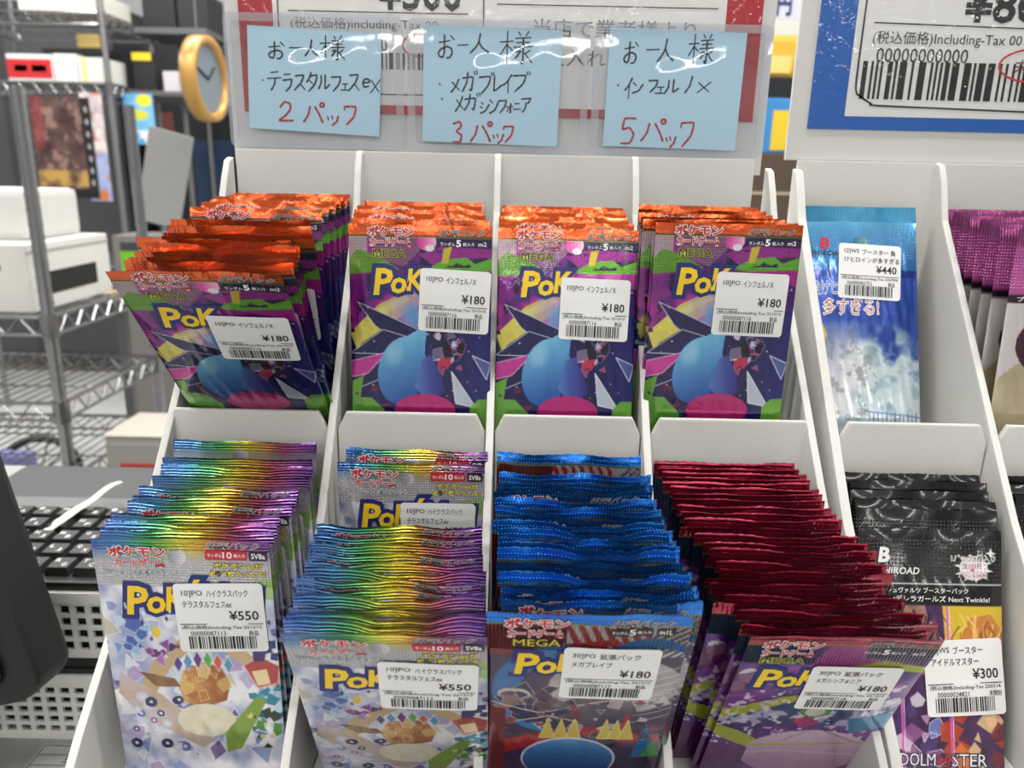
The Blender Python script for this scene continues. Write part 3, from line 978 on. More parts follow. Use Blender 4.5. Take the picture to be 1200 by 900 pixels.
def sticker_mesh(S, u, t, w, h, rot, lines, price, code, date, state='新品', seed=1):
    """White price sticker stuck on the pack, following its surface; u, t = its top left corner on the pack."""
    mb = MB()
    ca, sa = math.cos(math.radians(rot)), math.sin(math.radians(rot))

    def mp(v, o):
        v = np.asarray(v, float)
        U = u + v[:, 0] * ca - v[:, 1] * sa
        T = t + v[:, 0] * sa + v[:, 1] * ca
        Y = S.y(np.clip(U, 6, S.w - 6), T, True, False) - o
        return np.column_stack([U - S.w / 2, Y, S.L - T])
    v, f = gridded(rrect(0, 0, w, h, 1.8), 3.0)
    mb.add(mp(v, .56), f, (238, 238, 238), 0, v)

    def put(vf, c=(14, 14, 18)):
        mb.add(mp(vf[0], .70), vf[1], c, 0, vf[0])
    y0 = .12 if len(lines) == 1 else .09
    for i, (s, rw) in enumerate(lines):
        a, _, b = s.partition(' ')
        if b:
            put(text_in(a, .09 * w, (y0 + i * .15 + .005) * h, .235 * w, .095 * h, .006))
            put(text_in(b, .37 * w, (y0 + i * .15) * h, (rw - .28) * w, .1 * h, .008))
        else:
            put(text_in(s, .09 * w, (y0 + i * .15) * h, rw * w, .1 * h, .008))
    put(text_in(price, .60 * w, .385 * h, .33 * w, .14 * h, .014))
    put((np.array([(.03, .575), (.97, .575), (.97, .587), (.03, .587)]) * (w, h), [[0, 1, 2, 3]]))
    put(text_in('(税込価格)Including-Tax ' + date, .05 * w, .595 * h, .9 * w, .07 * h, .006))
    put(text_in(code, .14 * w, .685 * h, .40 * w, .065 * h, .004))
    put(text_in(state, .8 * w, .68 * h, .035 * w * 2 * len(state) * .75, .075 * h, .008))
    put(barcode(.11 * w, .76 * h, .77 * w, .19 * h, seed))
    return mb.mesh('price_sticker', [ink('sticker_paper', .55)], smooth=True, col=True, fix=False)


ORD = ['front', 'second', 'third', 'fourth', 'fifth', 'sixth', 'seventh', 'eighth', 'ninth', 'tenth', 'eleventh', 'twelfth', 'thirteenth',
       'fourteenth', 'fifteenth', 'sixteenth', 'seventeenth', 'eighteenth', 'nineteenth', 'twentieth', 'twenty-first', 'twenty-second',
       'twenty-third', 'twenty-fourth', 'twenty-fifth', 'twenty-sixth', 'twenty-seventh', 'twenty-eighth', 'twenty-ninth', 'thirtieth']
RD = math.radians


def card_pack(meshes, sticker, top, bottom_y, roll, yaw, label, group):
    """A pack standing with the middle of its top edge at top and its foot at depth bottom_y."""
    L = meshes['shape'].L
    lean = math.asin(max(-.9, min(.9, (bottom_y - top[1]) / L)))     # forward lean
    base = (top[0], bottom_y, top[2] - L * math.cos(lean))
    o = empty('card_pack', base, (lean, roll, yaw))
    tag(o, label, 'card pack', group)
    for n in ('wrapper', 'top_seal', 'bottom_seal'):
        link(n, meshes[n], o)
    if sticker:
        link('price_sticker', sticker, o)
    return o


# ------------------------------------------------------------------ room
wall_m = mat('wall_paint', (176, 178, 180), .8, bump=.1, scale=60)
f = MB().box((-5600, -8000, -CAM_H - 40), (5600, 4600, -CAM_H)).obj('floor', mat('vinyl_floor', (190, 190, 188), .35, mottled=.15, scale=8), loc=W((0, 0, 0)))
tag(f, kind='structure')
for nm, lo, hi in (('wall_back', (-5600, 4600, -CAM_H), (5600, 4680, 1700)), ('wall_left', (-5680, -8000, -CAM_H), (-5600, 4680, 1700)),
                   ('wall_right', (5600, -8000, -CAM_H), (5680, 4680, 1700)), ('wall_front', (-5680, -8080, -CAM_H), (5680, -8000, 1700))):
    tag(MB().box(lo, hi).obj(nm, wall_m, loc=W((0, 0, 0))), kind='structure')
tag(MB().box((-5680, -8080, 1700), (5680, 4680, 1760)).obj('ceiling', mat('ceiling_tile', (205, 205, 205), .9, mottled=.08, scale=40), loc=W((0, 0, 0))), kind='structure')
glow = mat('lamp_diffuser', (255, 250, 242), .5, emit=1.0)
for i, (lx, ly) in enumerate(LAMPS):
    o = empty('ceiling_light', (lx, ly, 1700))
    tag(o, 'long white fluorescent ceiling light in a row above the shop', 'ceiling light', 'ceiling lights above the shop')
    MB().box((-640, -90, -40), (640, 90, -1)).obj('lamp_housing', mat('lamp_housing', (220, 220, 220), .5), o, bevel=4)
    g = MB().box((-620, -75, -46), (620, 75, -40)).obj('diffuser', [MATS['lamp_diffuser']], o)
    ld = bpy.data.lights.new('fluorescent_tube', 'AREA')
    ld.shape = 'RECTANGLE'
    ld.size, ld.size_y = 1.22, 0.15
    ld.energy = LAMP_W[ly]
    ld.color = (1.0, 0.985, 0.95)
    lo = bpy.data.objects.new('fluorescent_tube', ld)
    COL.objects.link(lo)
    lo.parent = o
    lo.location = (0, 0, -0.05)
for n in glow.node_tree.nodes:
    if n.type == 'BSDF_PRINCIPLED':
        n.inputs['Emission Strength'].default_value = 6.0

# ------------------------------------------------------------------ counters
ctr = mat('grey_laminate', (150, 150, 150), .45, bump=.05, scale=300, mottled=.06)
ZT = -262.0
ZD = -406.0
o = empty('display_counter', (200, 420, -CAM_H))
tag(o, 'grey laminate sales counter under the white card display boxes', 'counter')
MB().box((-374, -190, CAM_H + ZT - 30), (900, 240, CAM_H + ZT)).obj('worktop', ctr, o, bevel=2)
MB().box((-366, -170, 0), (890, 230, CAM_H + ZT - 30)).obj('cabinet_body', mat('counter_panel', (120, 118, 114), .6), o, bevel=2)
o = empty('desk', (-600, 740, -CAM_H))
tag(o, 'low grey desk left of the display, under the baskets', 'desk')
MB().box((-600, -385, CAM_H + ZD - 25), (415, 260, CAM_H + ZD)).obj('desktop', ctr, o, bevel=2)
for x in (-570, 385):
    for y in (-350, 230):
        MB().box((x - 18, y - 18, 0), (x + 18, y + 18, CAM_H + ZD - 25)).obj('leg', mat('desk_steel', (110, 110, 112), .4, .6), o, bevel=2)
# printed frame of the notice taped to the desk
q0 = at_z(50, 874, ZD)
mb = MB()
fr = [(0, 0), (70, 0), (70, -60), (0, -60)]
mb.add([(0, 0, .4), (90, 0, .4), (90, -60, .4), (0, -60, .4)], [[3, 2, 1, 0]], (176, 176, 174))
for a, b in (((2, -2), (88, -2)), ((2, -11), (88, -11)), ((2, -21), (88, -21)), ((2, -2), (2, -21)), ((88, -2), (88, -58)), ((2, -21), (2, -58))):
    v, ff = ribbon([a, b], .9)
    mb.add(np.column_stack([v, np.full(len(v), .55)]), ff, (30, 30, 30))
v, ff = text_in('中古', 0, 0, 17, 8, .01)
v = np.column_stack([40 - v[:, 0], -20 + v[:, 1]])
mb.add(np.column_stack([v, np.full(len(v), .6)]), ff, (30, 30, 30))
tag(mb.obj('desk_notice', ink('sticker_paper', .55), loc=W((q0[0], q0[1] + 2, ZD)), col=True, fix=False),
    'grey printed notice with black ruled boxes lying flat on the desk', 'notice')

# ------------------------------------------------------------------ white display boxes
board = mat('white_cardboard', (226, 225, 221), .62, bump=.06, scale=500, mottled=.03)
core = mat('corrugated_edge', (176, 166, 150), .8)
PROF = [(446, 11), (441, 9), (436, 0), (429, -20), (356, -115), (346, -128), (328, -151), (297, -184), (259, -222), (245, -238), (245, ZT), (446, ZT)]
SPROF = [(446, 6), (441, 4), (436, -5)] + PROF[3:]
UF, LF = -141.0, -256.0           # tier floors
YB, YL, YF = 445.0, 358.0, 249.0  # back panel, upper front wall, lower front wall


def display_box(cols, xl, xr, label, panel, lips):
    o = empty('display_box', ((xl[1] + xr[1]) / 2, 345, ZT))
    tag(o, label, 'display box', 'white tiered card displays')
    ox = -(xl[1] + xr[1]) / 2
    rel = W((0, 0, 0)) - o.location

    def ob(mb, name, **k):
        return mb.obj(name, board, o, loc=rel, **k)

    def side(x):
        return lambda p: x[0] + (x[1] - x[0]) * (446 - p[0]) / 200.0
    ob(MB().prism(SPROF, 'x', side((xl[0] - xl[2], xl[1] - xl[2])), side(xl[:2])), 'side_wall', bevel=.7)
    ob(MB().prism(SPROF, 'x', side(xr[:2]), side((xr[0] + xr[2], xr[1] + xr[2]))), 'side_wall', bevel=.7)
    for x in cols:
        ob(MB().prism(PROF, 'x', x - 1.9, x + 1.9), 'divider', bevel=1.2)
    ob(MB().box((panel[0], YB, ZT), (panel[1], YB + 3, 10.5)), 'back_panel', bevel=.6)
    edges = [xl] + [(x, x, 1.9) for x in cols] + [xr]
    for i in range(len(edges) - 1):
        xa = edges[i][1] if i == 0 else edges[i][0] + 1.9
        xb = edges[i + 1][1] if i == len(edges) - 2 else edges[i + 1][0] - 1.9
        if i == 0:
            xa = max(xa, lips[0])
        if i == len(edges) - 2:
            xb = min(xb, lips[1])
        xa, xb = xa + .6, xb - .6
        p = [(xa, LF), (xb, LF), (xb, -122), (xb - 4.2, -113), (xa + 4.2, -113), (xa, -122)]
        ob(MB().prism(p, 'y', YL - 3, YL), 'tier_front', bevel=.9)
        p = [(xa, ZT + 2), (xb, ZT + 2), (xb, -250), (xb - 5, -243), (xa + 5, -243), (xa, -250)]
        ob(MB().prism(p, 'y', YF - 3, YF), 'tier_front', bevel=.9)
        ob(MB().box((xa, YL, UF - 3), (xb, YB - .2, UF)), 'tier_floor')
        ob(MB().box((xa, YF, LF - 3), (xb, YL - 3.2, LF)), 'tier_floor')
    return o


BXL = (-158.0, -170.5, 3.6)       # left wall: inner face X at the back, at the front, thickness
BXR = (138.5, 150.5, 3.6)
display_box((-87, -10.3, 65.6), BXL, BXR, 'wide white cardboard display box with four columns under the handwritten blue notes', (-156.5, 132.5), (-168.5, 148))
display_box((234.6, 311.5), (158.6, 159.4, 4.6), (386, 388, 3.6), 'white cardboard display box on the right under the blue bordered sign', (156.5, 386), (159, 388))

header = mat('header_board', (214, 213, 210), .55, bump=.04, scale=300)
tag(MB().box((-158.5, 450, 2), (137.5, 453, 190)).obj('header_board', header, loc=W((0, 0, 0)), bevel=.5),
    'white header board behind the three clear card sleeves', 'board')
tag(MB().box((150.5, 449, 10.6), (470, 452, 190)).obj('header_board', header, loc=W((0, 0, 0)), bevel=.5),
    'white header board behind the blue bordered price sign', 'board')


# ------------------------------------------------------------------ price signs (flat laminated prints)
def laminate(name):
    if name in MATS:
        return MATS[name]
    m = ink(name, .3)
    b = m.node_tree.nodes['Principled BSDF']
    b.inputs['Coat Weight'].default_value = 1.0
    b.inputs['Coat Roughness'].default_value = 0.05
    nz = m.node_tree.nodes.new('ShaderNodeTexNoise')
    tc = m.node_tree.nodes.new('ShaderNodeTexCoord')
    nz.inputs['Scale'].default_value = 120
    nz.inputs['Detail'].default_value = 2
    bp = m.node_tree.nodes.new('ShaderNodeBump')
    bp.inputs['Strength'].default_value = 0.55
    bp.inputs['Distance'].default_value = 0.0012
    m.node_tree.links.new(tc.outputs['Object'], nz.inputs['Vector'])
    m.node_tree.links.new(nz.outputs['Fac'], bp.inputs['Height'])
    m.node_tree.links.new(bp.outputs['Normal'], b.inputs['Coat Normal'])
    return m


class Flat:
    """Flat print in a vertical plane: x right, z up (mm, local), layers stacked towards the viewer."""

    def __init__(s):
        s.mb = MB()

    def rect(s, x0, z0, x1, z1, c, lay):
        s.mb.add([(x0, -lay, z0), (x1, -lay, z0), (x1, -lay, z1), (x0, -lay, z1)], [[0, 1, 2, 3]], c)

    def text(s, body, x0, z0, x1, z1, c=(40, 40, 44), off=0.0, lay=.3):
        v, f = text_in(body, x0, -z1, x1 - x0, z1 - z0, off)
        s.mb.add(np.column_stack([v[:, 0], np.full(len(v), -lay), -v[:, 1]]), f, c)

    def stroke(s, pts, w, c, lay=.3):
        v, f = ribbon(pts, w)
        s.mb.add(np.column_stack([v[:, 0], np.full(len(v), -lay), v[:, 1]]), f, c)

    def bars(s, x0, z0, x1, z1, seed, lay=.3):
        v, f = barcode(x0, 0, x1 - x0, z1 - z0, seed, .009)
        s.mb.add(np.column_stack([v[:, 0], np.full(len(v), -lay), z0 + v[:, 1]]), f, (34, 34, 36))


BK = (40, 40, 44)
F = Flat()
F.mb.box((-151, 0, 30.4), (130, .8, 172), c=(170, 26, 40))
F.rect(-132.5, 35.2, 110.5, 160, (222, 221, 220), .1)
F.stroke([(-129.5, 150), (-129.5, 46), (-126, 41), (-24, 41), (-19.5, 46), (-19.5, 150)], .7, BK)
F.text('¥500', -76, 82.9, -31, 103, BK, .02)
F.stroke([(-124, 82), (-27.5, 82)], .8, BK)
F.text('(税込価格)including-Tax 00', -123.2, 72.6, -44, 79.2, (70, 70, 74))
F.text('00000000000', -112, 62.5, -71.5, 69, BK)
F.bars(-124, 53.5, -42, 62, 3)
F.stroke([(-54 + 9 * math.cos(a), 66 + 5.5 * math.sin(a)) for a in np.linspace(0, 6.3, 22)], .8, (190, 60, 70))
F.stroke([(-12, 87.2), (106, 87.2)], .8, BK)
F.text('当店で業者様より', 7.7, 71.4, 95, 80.6, (70, 70, 74))
F.text('仕入れた商品です', 14.5, 57, 102, 65.6, (90, 90, 94))
tag(F.mb.obj('price_sign', laminate('laminated_print'), loc=W((0, 449.2, 0)), col=True, fix=False),
    'red bordered white price sign behind the clear sleeves and blue notes', 'price sign')
F = Flat()
F.mb.box((160.5, 0, 27.5), (440, .8, 172), c=(28, 92, 176))
F.rect(180, 34.4, 420, 160, (222, 222, 222), .1)
F.stroke([(184.5, 150), (184, 52), (187, 45), (194, 41), (202, 40), (400, 36)], 1.0, BK)
F.text('¥800', 236, 82.6, 290, 101, BK, .02)
F.stroke([(190, 81.9), (400, 78)], .9, BK)
F.text('(税込価格)Including-Tax 00', 190, 70.4, 270, 78, (44, 44, 48))
F.text('00000000000', 193, 62.4, 242.5, 69.6, BK)
F.bars(186.5, 43.5, 330, 62.8, 9)
F.stroke([(281 + 21 * math.cos(a), 62 + 8.6 * math.sin(a)) for a in np.linspace(0, 6.3, 26)], 1.0, (190, 50, 60), .45)
F.text('未開封', 268, 57.5, 294, 65, (80, 40, 44), 0, .4)
tag(F.mb.obj('price_sign', laminate('laminated_print'), loc=W((0, 448.2, 0)), col=True, fix=False),
    'blue bordered white price sign with a large barcode, top right', 'price sign')

# ------------------------------------------------------------------ clear sleeves and handwritten notes
clear = bpy.data.materials.new('clear_plastic')
clear.use_nodes = True
nt = clear.node_tree
nt.nodes.remove(nt.nodes['Principled BSDF'])
tr = nt.nodes.new('ShaderNodeBsdfTransparent')
tr.inputs[0].default_value = (.992, .995, 1, 1)
gl = nt.nodes.new('ShaderNodeBsdfGlossy')
gl.inputs['Roughness'].default_value = .05
df = nt.nodes.new('ShaderNodeBsdfDiffuse')
df.inputs[0].default_value = (.75, .78, .84, 1)
nz = nt.nodes.new('ShaderNodeTexNoise')
nz.inputs['Scale'].default_value = 26
nz.inputs['Detail'].default_value = 1
tc = nt.nodes.new('ShaderNodeTexCoord')
bp = nt.nodes.new('ShaderNodeBump')
bp.inputs['Strength'].default_value = .7
bp.inputs['Distance'].default_value = .004
nt.links.new(tc.outputs['Object'], nz.inputs['Vector'])
nt.links.new(nz.outputs['Fac'], bp.inputs['Height'])
nt.links.new(bp.outputs['Normal'], gl.inputs['Normal'])
m1 = nt.nodes.new('ShaderNodeMixShader')
m1.inputs[0].default_value = .008
m2 = nt.nodes.new('ShaderNodeMixShader')
nt.links.new(tr.outputs[0], m1.inputs[1])
nt.links.new(df.outputs[0], m1.inputs[2])
m2.inputs[0].default_value = .034
nt.links.new(m1.outputs[0], m2.inputs[1])
nt.links.new(gl.outputs[0], m2.inputs[2])
nt.links.new(m2.outputs[0], nt.nodes['Material Output'].inputs[0])
rim_m = clear.copy()
rim_m.name = 'clear_plastic_rim'
rim_m.node_tree.nodes['Mix Shader'].inputs[0].default_value = .2


def sleeve(x0, x1, z0, z1, label):
    o = empty('card_sleeve', ((x0 + x1) / 2, 446.8, z0))
    tag(o, label, 'card sleeve', 'clear card sleeves along the top of the display')
    w, h = x1 - x0, z1 - z0
    out = rrect(-w / 2, 0, w, h, 4, 5)
    inn = rrect(-w / 2 + 4, 4, w - 8, h - 8, 2.5, 5)
    n = len(out)
    MB().prism(out, 'y', -1.25, -.95).obj('front_sheet', clear, o)
    MB().prism(out, 'y', .95, 1.25).obj('back_sheet', clear, o)
    mb = MB()
    v = [(p[0], y, p[1]) for y in (-.94, .94) for p in out] + [(p[0], y, p[1]) for y in (-.94, .94) for p in inn]
    ff = []
    for i in range(n):
        j = (i + 1) % n
        ff += [[i, j, n + j, n + i], [2 * n + i, 3 * n + i, 3 * n + j, 2 * n + j], [i, 2 * n + i, 2 * n + j, j], [n + i, n + j, 3 * n + j, 3 * n + i]]
    mb.add(v, ff)
    mb.obj('sealed_rim', rim_m, o)
    return o


sleeve(-158.8, -62.6, 11.2, 80.2, 'clear card sleeve holding the blue note that ends in 2, leftmost')
sleeve(-60.4, 38.2, 11.0, 79.2, 'clear card sleeve holding the blue note with 3, in the middle')
sleeve(40.4, 136.0, 10.8, 79.2, 'clear card sleeve holding the blue note with 5, on the right')

PEN = {
    'お': [[(15, 34), (72, 26)], [(42, 6), (42, 70), (34, 88), (18, 85), (12, 72), (25, 58), (55, 48), (78, 55), (82, 72), (70, 88), (52, 90)], [(74, 8), (94, 24)]],
    '一': [[(5, 54), (95, 42)]],
    '人': [[(52, 6), (45, 45), (30, 70), (8, 94)], [(46, 42), (62, 68), (94, 88)]],
    '様': [[(4, 34), (42, 30)], [(24, 4), (24, 98)], [(24, 38), (4, 72)], [(26, 44), (40, 56)], [(56, 4), (62, 15)], [(84, 2), (77, 15)], [(48, 22), (93, 18)],
          [(52, 34), (89, 31)], [(44, 47), (97, 43)], [(70, 20), (70, 92), (62, 84)], [(50, 60), (64, 57), (47, 80)], [(90, 54), (76, 65)], [(74, 62), (98, 90)]],
    'テ': [[(28, 14), (78, 8)], [(5, 42), (96, 34)], [(56, 38), (50, 65), (26, 96)]],
    'ラ': [[(25, 12), (75, 8)], [(15, 40), (84, 34), (72, 68), (36, 94)]],
    'ス': [[(18, 16), (80, 10), (60, 50), (8, 94)], [(54, 55), (92, 88)]],
    'タ': [[(42, 4), (30, 30), (8, 54)], [(38, 22), (86, 16), (70, 60), (22, 96)], [(32, 44), (64, 62)]],
    'ル': [[(26, 14), (25, 56), (4, 92)], [(58, 8), (58, 86), (96, 58)]],
    'フ': [[(12, 18), (86, 14), (72, 55), (26, 94)]],
    'ェ': [[(25, 40), (78, 36)], [(50, 40), (50, 88)], [(8, 92), (94, 88)]],
    'e': [[(12, 58), (82, 46), (66, 22), (30, 28), (14, 60), (30, 90), (80, 78)]],
    'x': [[(12, 22), (80, 88)], [(86, 16), (6, 98)]],
    '2': [[(16, 30), (40, 6), (72, 12), (74, 38), (45, 68), (10, 92), (94, 88)]],
    'パ': [[(34, 22), (26, 60), (4, 94)], [(56, 22), (76, 55), (92, 92)], [(88 + 9 * math.cos(q), 12 + 9 * math.sin(q)) for q in np.linspace(0, 6.3, 9)]],
    'ッ': [[(12, 46), (22, 66)], [(42, 40), (50, 60)], [(88, 38), (76, 72), (44, 96)]],
    'ク': [[(10, 12), (84, 10), (72, 56), (22, 96)], [(10, 12), (8, 30)]],
    'メ': [[(78, 8), (50, 55), (10, 94)], [(22, 28), (86, 78)]],
    'ガ': [[(8, 34), (72, 28), (64, 86), (52, 78)], [(40, 8), (34, 52), (6, 94)], [(80, 4), (86, 20)], [(94, 0), (100, 16)]],
    'ブ': [[(8, 22), (76, 18), (62, 58), (18, 96)], [(82, 2), (88, 16)], [(95, 0), (101, 14)]],
    'レ': [[(20, 8), (20, 90), (92, 52)]],
    'イ': [[(80, 6), (45, 42), (8, 62)], [(54, 36), (54, 97)]],
    'シ': [[(15, 14), (36, 28)], [(6, 45), (28, 58)], [(8, 94), (55, 76), (94, 22)]],
    'ン': [[(10, 20), (38, 38)], [(8, 92), (60, 72), (94, 26)]],
    'ォ': [[(10, 50), (90, 44)], [(60, 22), (60, 94), (48, 86)], [(58, 50), (14, 88)]],
    'ニ': [[(22, 28), (78, 24)], [(5, 80), (95, 76)]],
    'ア': [[(8, 16), (90, 12), (64, 44)], [(50, 38), (44, 70), (16, 97)]],
    'ノ': [[(84, 4), (62, 55), (12, 96)]],
    '3': [[(14, 16), (60, 6), (74, 25), (40, 46), (78, 62), (66, 90), (10, 90)]],
    '5': [[(88, 6), (26, 8), (16, 44), (55, 38), (82, 60), (62, 90), (8, 92)], ],
    '・': [[(40, 40), (62, 66)]],
}


def note(corner, ang, w, h, rows, label):
    """Blue sticky note; rows of (characters with boxes x0, y0, x1, y1 in mm from its top left corner, colour, pen width)."""
    mb = MB()
    mb.box((0, 0, -h), (w, .15, 0), c=(182, 216, 236))
    for ch, x0, y0, x1, y1, c, pw in rows:
        for st in PEN[ch]:
            pts = [(x0 + p[0] * (x1 - x0) / 100, -(y0 + p[1] * (y1 - y0) / 100)) for p in st]
            v, f = ribbon(pts, pw)
            mb.add(np.column_stack([v[:, 0], np.full(len(v), -.06 - .01 * (len(st) % 3)), v[:, 1]]), f, c)
    o = mb.obj('sticky_note', ink('note_paper', .7), loc=W((corner[0], 446.6, corner[1])), rot=(0, RD(ang), 0), col=True, fix=False)
    tag(o, label, 'sticky note', 'handwritten blue notes in the sleeves')


PX = 1 / 2.195


def boxes(origin, ang, items, c, pw):
    ca, sa = math.cos(RD(ang)), math.sin(RD(ang))
    out = []
    for ch, x0, y0, x1, y1 in items:
        cx, cy, hw, hh = (x0 + x1) / 2 - origin[0], (y0 + y1) / 2 - origin[1], (x1 - x0) / 2, (y1 - y0) / 2
        X, Y = (cx * ca + cy * sa) * PX, (-cx * sa + cy * ca) * PX
        out.append((ch, X - hw * PX, Y - hh * PX, X + hw * PX, Y + hh * PX, c, pw))
    return out


INK, RINK = (44, 46, 52), (176, 44, 50)
note((-145.9, 74.1), 2.6, 72, 52.5,
     boxes((287.5, 28), 3.6, [('お', 308, 45, 331, 67), ('一', 335, 49, 353, 57), ('人', 352, 43, 371, 64), ('様', 371, 39, 402, 68), ('・', 299, 86, 304, 92),
           ('テ', 306, 77, 324, 102), ('ラ', 323, 80, 338, 103), ('ス', 337, 81, 353, 102), ('タ', 352, 79, 368, 103), ('ル', 367, 81, 382, 101), ('フ', 381, 82, 396, 103),
           ('ェ', 394, 88, 405, 101), ('ス', 402, 80, 418, 103), ('e', 419, 84, 431, 98), ('x', 429, 85, 443, 104)], INK, .95) +
     boxes((287.5, 28), 3.6, [('2', 316, 112, 337, 137), ('パ', 346, 113, 373, 139), ('ッ', 374, 122, 391, 141), ('ク', 395, 116, 413, 141)], RINK, 1.15),
     'blue sticky note with two lines of black writing and a red 2, leftmost')
note((-51.2, 76.1), 1.2, 74.5, 59.5,
     boxes((496, 27.5), 2.3, [('お', 510, 37, 533, 67), ('一', 535, 46, 549, 54), ('人', 548, 36, 575, 61), ('様', 584, 34, 625, 73), ('・', 511, 90, 516, 97),
           ('メ', 525, 86, 539, 104), ('ガ', 539, 78, 558, 104), ('ブ', 559, 80, 578, 106), ('レ', 576, 83, 589, 103), ('イ', 587, 81, 602, 104), ('ブ', 599, 79, 621, 103),
           ('・', 513, 106, 518, 114), ('メ', 530, 105, 543, 126), ('ガ', 541, 103, 561, 125), ('シ', 561, 112, 573, 127), ('ン', 572, 107, 584, 128), ('フ', 582, 109, 594, 127),
           ('ォ', 592, 112, 602, 126), ('ニ', 601, 112, 611, 124), ('ア', 610, 107, 623, 126)], INK, .95) +
     boxes((496, 27.5), 2.3, [('3', 526, 134, 542, 162), ('パ', 548, 135, 576, 161), ('ッ', 575, 143, 591, 162), ('ク', 588, 139, 603, 161)], RINK, 1.15),
     'blue sticky note with three lines of black writing and a red 3, in the middle')
note((48.6, 76.6), 1.0, 73.5, 60.5,
     boxes((716, 31), 2.2, [('お', 731, 45, 751, 73), ('一', 759, 51, 776, 60), ('人', 771, 42, 794, 71), ('様', 808, 38, 840, 73), ('・', 725, 92, 730, 98),
           ('イ', 734, 85, 746, 111), ('ン', 744, 89, 758, 105), ('フ', 762, 87, 776, 104), ('ェ', 771, 92, 786, 105), ('ル', 783, 87, 801, 105), ('ノ', 806, 84, 817, 105),
           ('x', 821, 89, 840, 104)], INK, .95) +
     boxes((716, 31), 2.2, [('5', 731, 130, 752, 164), ('パ', 756, 132, 787, 161), ('ッ', 786, 145, 801, 167), ('ク', 803, 134, 823, 167)], RINK, 1.15),
     'blue sticky note with one line of product name and a red 5, on the right')

# ------------------------------------------------------------------ stacks of card packs
VAR = {}
SHOWN = {'orange': (1,), 'rainbow': (1,), 'blue': (0, 3), 'crimson': (), 'sky': (0,), 'black': (), 'pink': ()}   # which foils lie low enough to show their lettering


def variants(kind, amp):
    key = (kind, amp)
    if key not in VAR:
        VAR[key] = [pack_meshes(kind, 1.0, 100 + i * 7, amp * (1, 1.5, .7, 1.3, 1.8)[i], 14 if i in SHOWN[kind] else -1, 1.8) for i in range(5)]
    return VAR[key]


def stack(kind, pts, front, rear, by_front, by_rear, stickers, colour, where, front_label, w=PW, amp=.8, yaw=(0, 0), rear_sticker=True, extra_roll=0.0):
    """pts: left end of each top edge as seen from the counter (front pack first); front, rear: top edge centre of the first and last pack (mm)."""
    K = KINDS[kind]
    r = random.Random(where)
    front, rear = np.array(front, float), np.array(rear, float)
    hero = pack_meshes(kind, .4, 17 + len(where), amp * .55, 999)
    hs = sticker_mesh(hero['shape'], *stickers) if stickers else None
    vs = variants(kind, amp)
    vst = [sticker_mesh(v['shape'], *stickers) if stickers and rear_sticker else None for v in vs]
    n = len(pts)
    pick = [r.randrange(5) for _ in range(n)]

    def pix(p):
        d = p @ _F
        return 600 + FPX * (p @ _R) / d, 450 - FPX * (p @ _U) / d
    y0, y1 = pix(front)[1], pix(rear)[1]
    for i, (px, py) in enumerate(pts):
        # where along the line from front to rear the top edge lies
        lo, hi = 0.0, 1.0
        tgt = y0 + (py - pts[0][1]) * (y1 - y0) / (pts[-1][1] - pts[0][1])
        for _ in range(40):
            mid = (lo + hi) / 2
            if (pix(front + (rear - front) * mid)[1] - tgt) * (y0 - tgt + 1e-9) > 0 or abs(y0 - tgt) < 1e-6:
                lo = mid if abs(y0 - tgt) > 1e-6 else lo
                hi = hi if abs(y0 - tgt) > 1e-6 else mid
            else:
                hi = mid
        s = (lo + hi) / 2
        c = front + (rear - front) * s
        xl = ((px - 600) / FPX) * (c @ _F) - _R[2] * 0
        c[0] = xl + w / 2 - (_U[0] * ((450 - py) / FPX) * -(c @ _F))
        b = by_front + (by_rear - by_front) * (i / max(1, n - 1))
        ms, st = (hero, hs) if i == 0 else (vs[pick[i]], vst[pick[i]])
        lab = front_label if i == 0 else f'{colour} card pack, {ORD[i]} from the front in {where}'
        if i and i == n - 1:
            lab = f'{colour} card pack, hindmost in {where}'
        ya = yaw[0] + (yaw[1] - yaw[0]) * i / max(1, n - 1)
        card_pack(ms, st, c, b, RD(extra_roll + (r.uniform(-.5, .5) if i else 0)), RD(ya + (r.uniform(-.8, .8) if i else 0)), lab, where)


S_A = lambda u, t, rot: (u, t, 33.8, 30, rot, [('10]PO インフェルノX', .70)], '¥180', '00000087116', '251010', '新品', 4)
stack('orange', [(123, 317), (143, 309), (149, 302), (158, 296), (162, 290), (153, 282), (186, 278), (190, 274), (195, 266), (201, 258), (219, 245), (235, 238),
                 (244, 235), (251, 232), (258, 230), (264, 229), (268, 227)],
      (-123.5, 296, -39), (-121, 441, -13), 373, 437, S_A(31, 24.5, 1.6), 'orange-topped', 'upper leftmost stack',
      'front orange-topped pack in the fanned upper leftmost stack, leaning out', amp=.8)
stack('orange', [(408, 265), (411, 258), (413, 251), (416, 246), (420, 241), (424, 236)], (-44.8, 368.8, -24), (-51, 441, -16), 363, 432, S_A(34.2, 20, 2.6),
      'orange-topped', 'upper second stack from left', 'front orange-topped pack in the upper row, second stack from left', amp=.7)
stack('orange', [(584, 266), (586, 259), (586, 252), (587, 247), (588, 243), (588, 240)], (25.7, 378, -25), (26, 441, -17), 362.5, 430, S_A(31.2, 23.3, 1.6),
      'orange-topped', 'upper third stack from left', 'front orange-topped pack in the upper row, third stack from left', amp=.7)
stack('orange', [(769, 265), (765, 262), (757, 260), (752, 257), (749, 252), (748, 246), (747, 239)], (98.9, 361, -20), (101, 441, -15), 364, 434, S_A(30.2, 22, 1.4),
      'orange-topped', 'upper fourth stack from left', 'front orange-topped pack in the upper row, fourth stack from left', amp=.7)
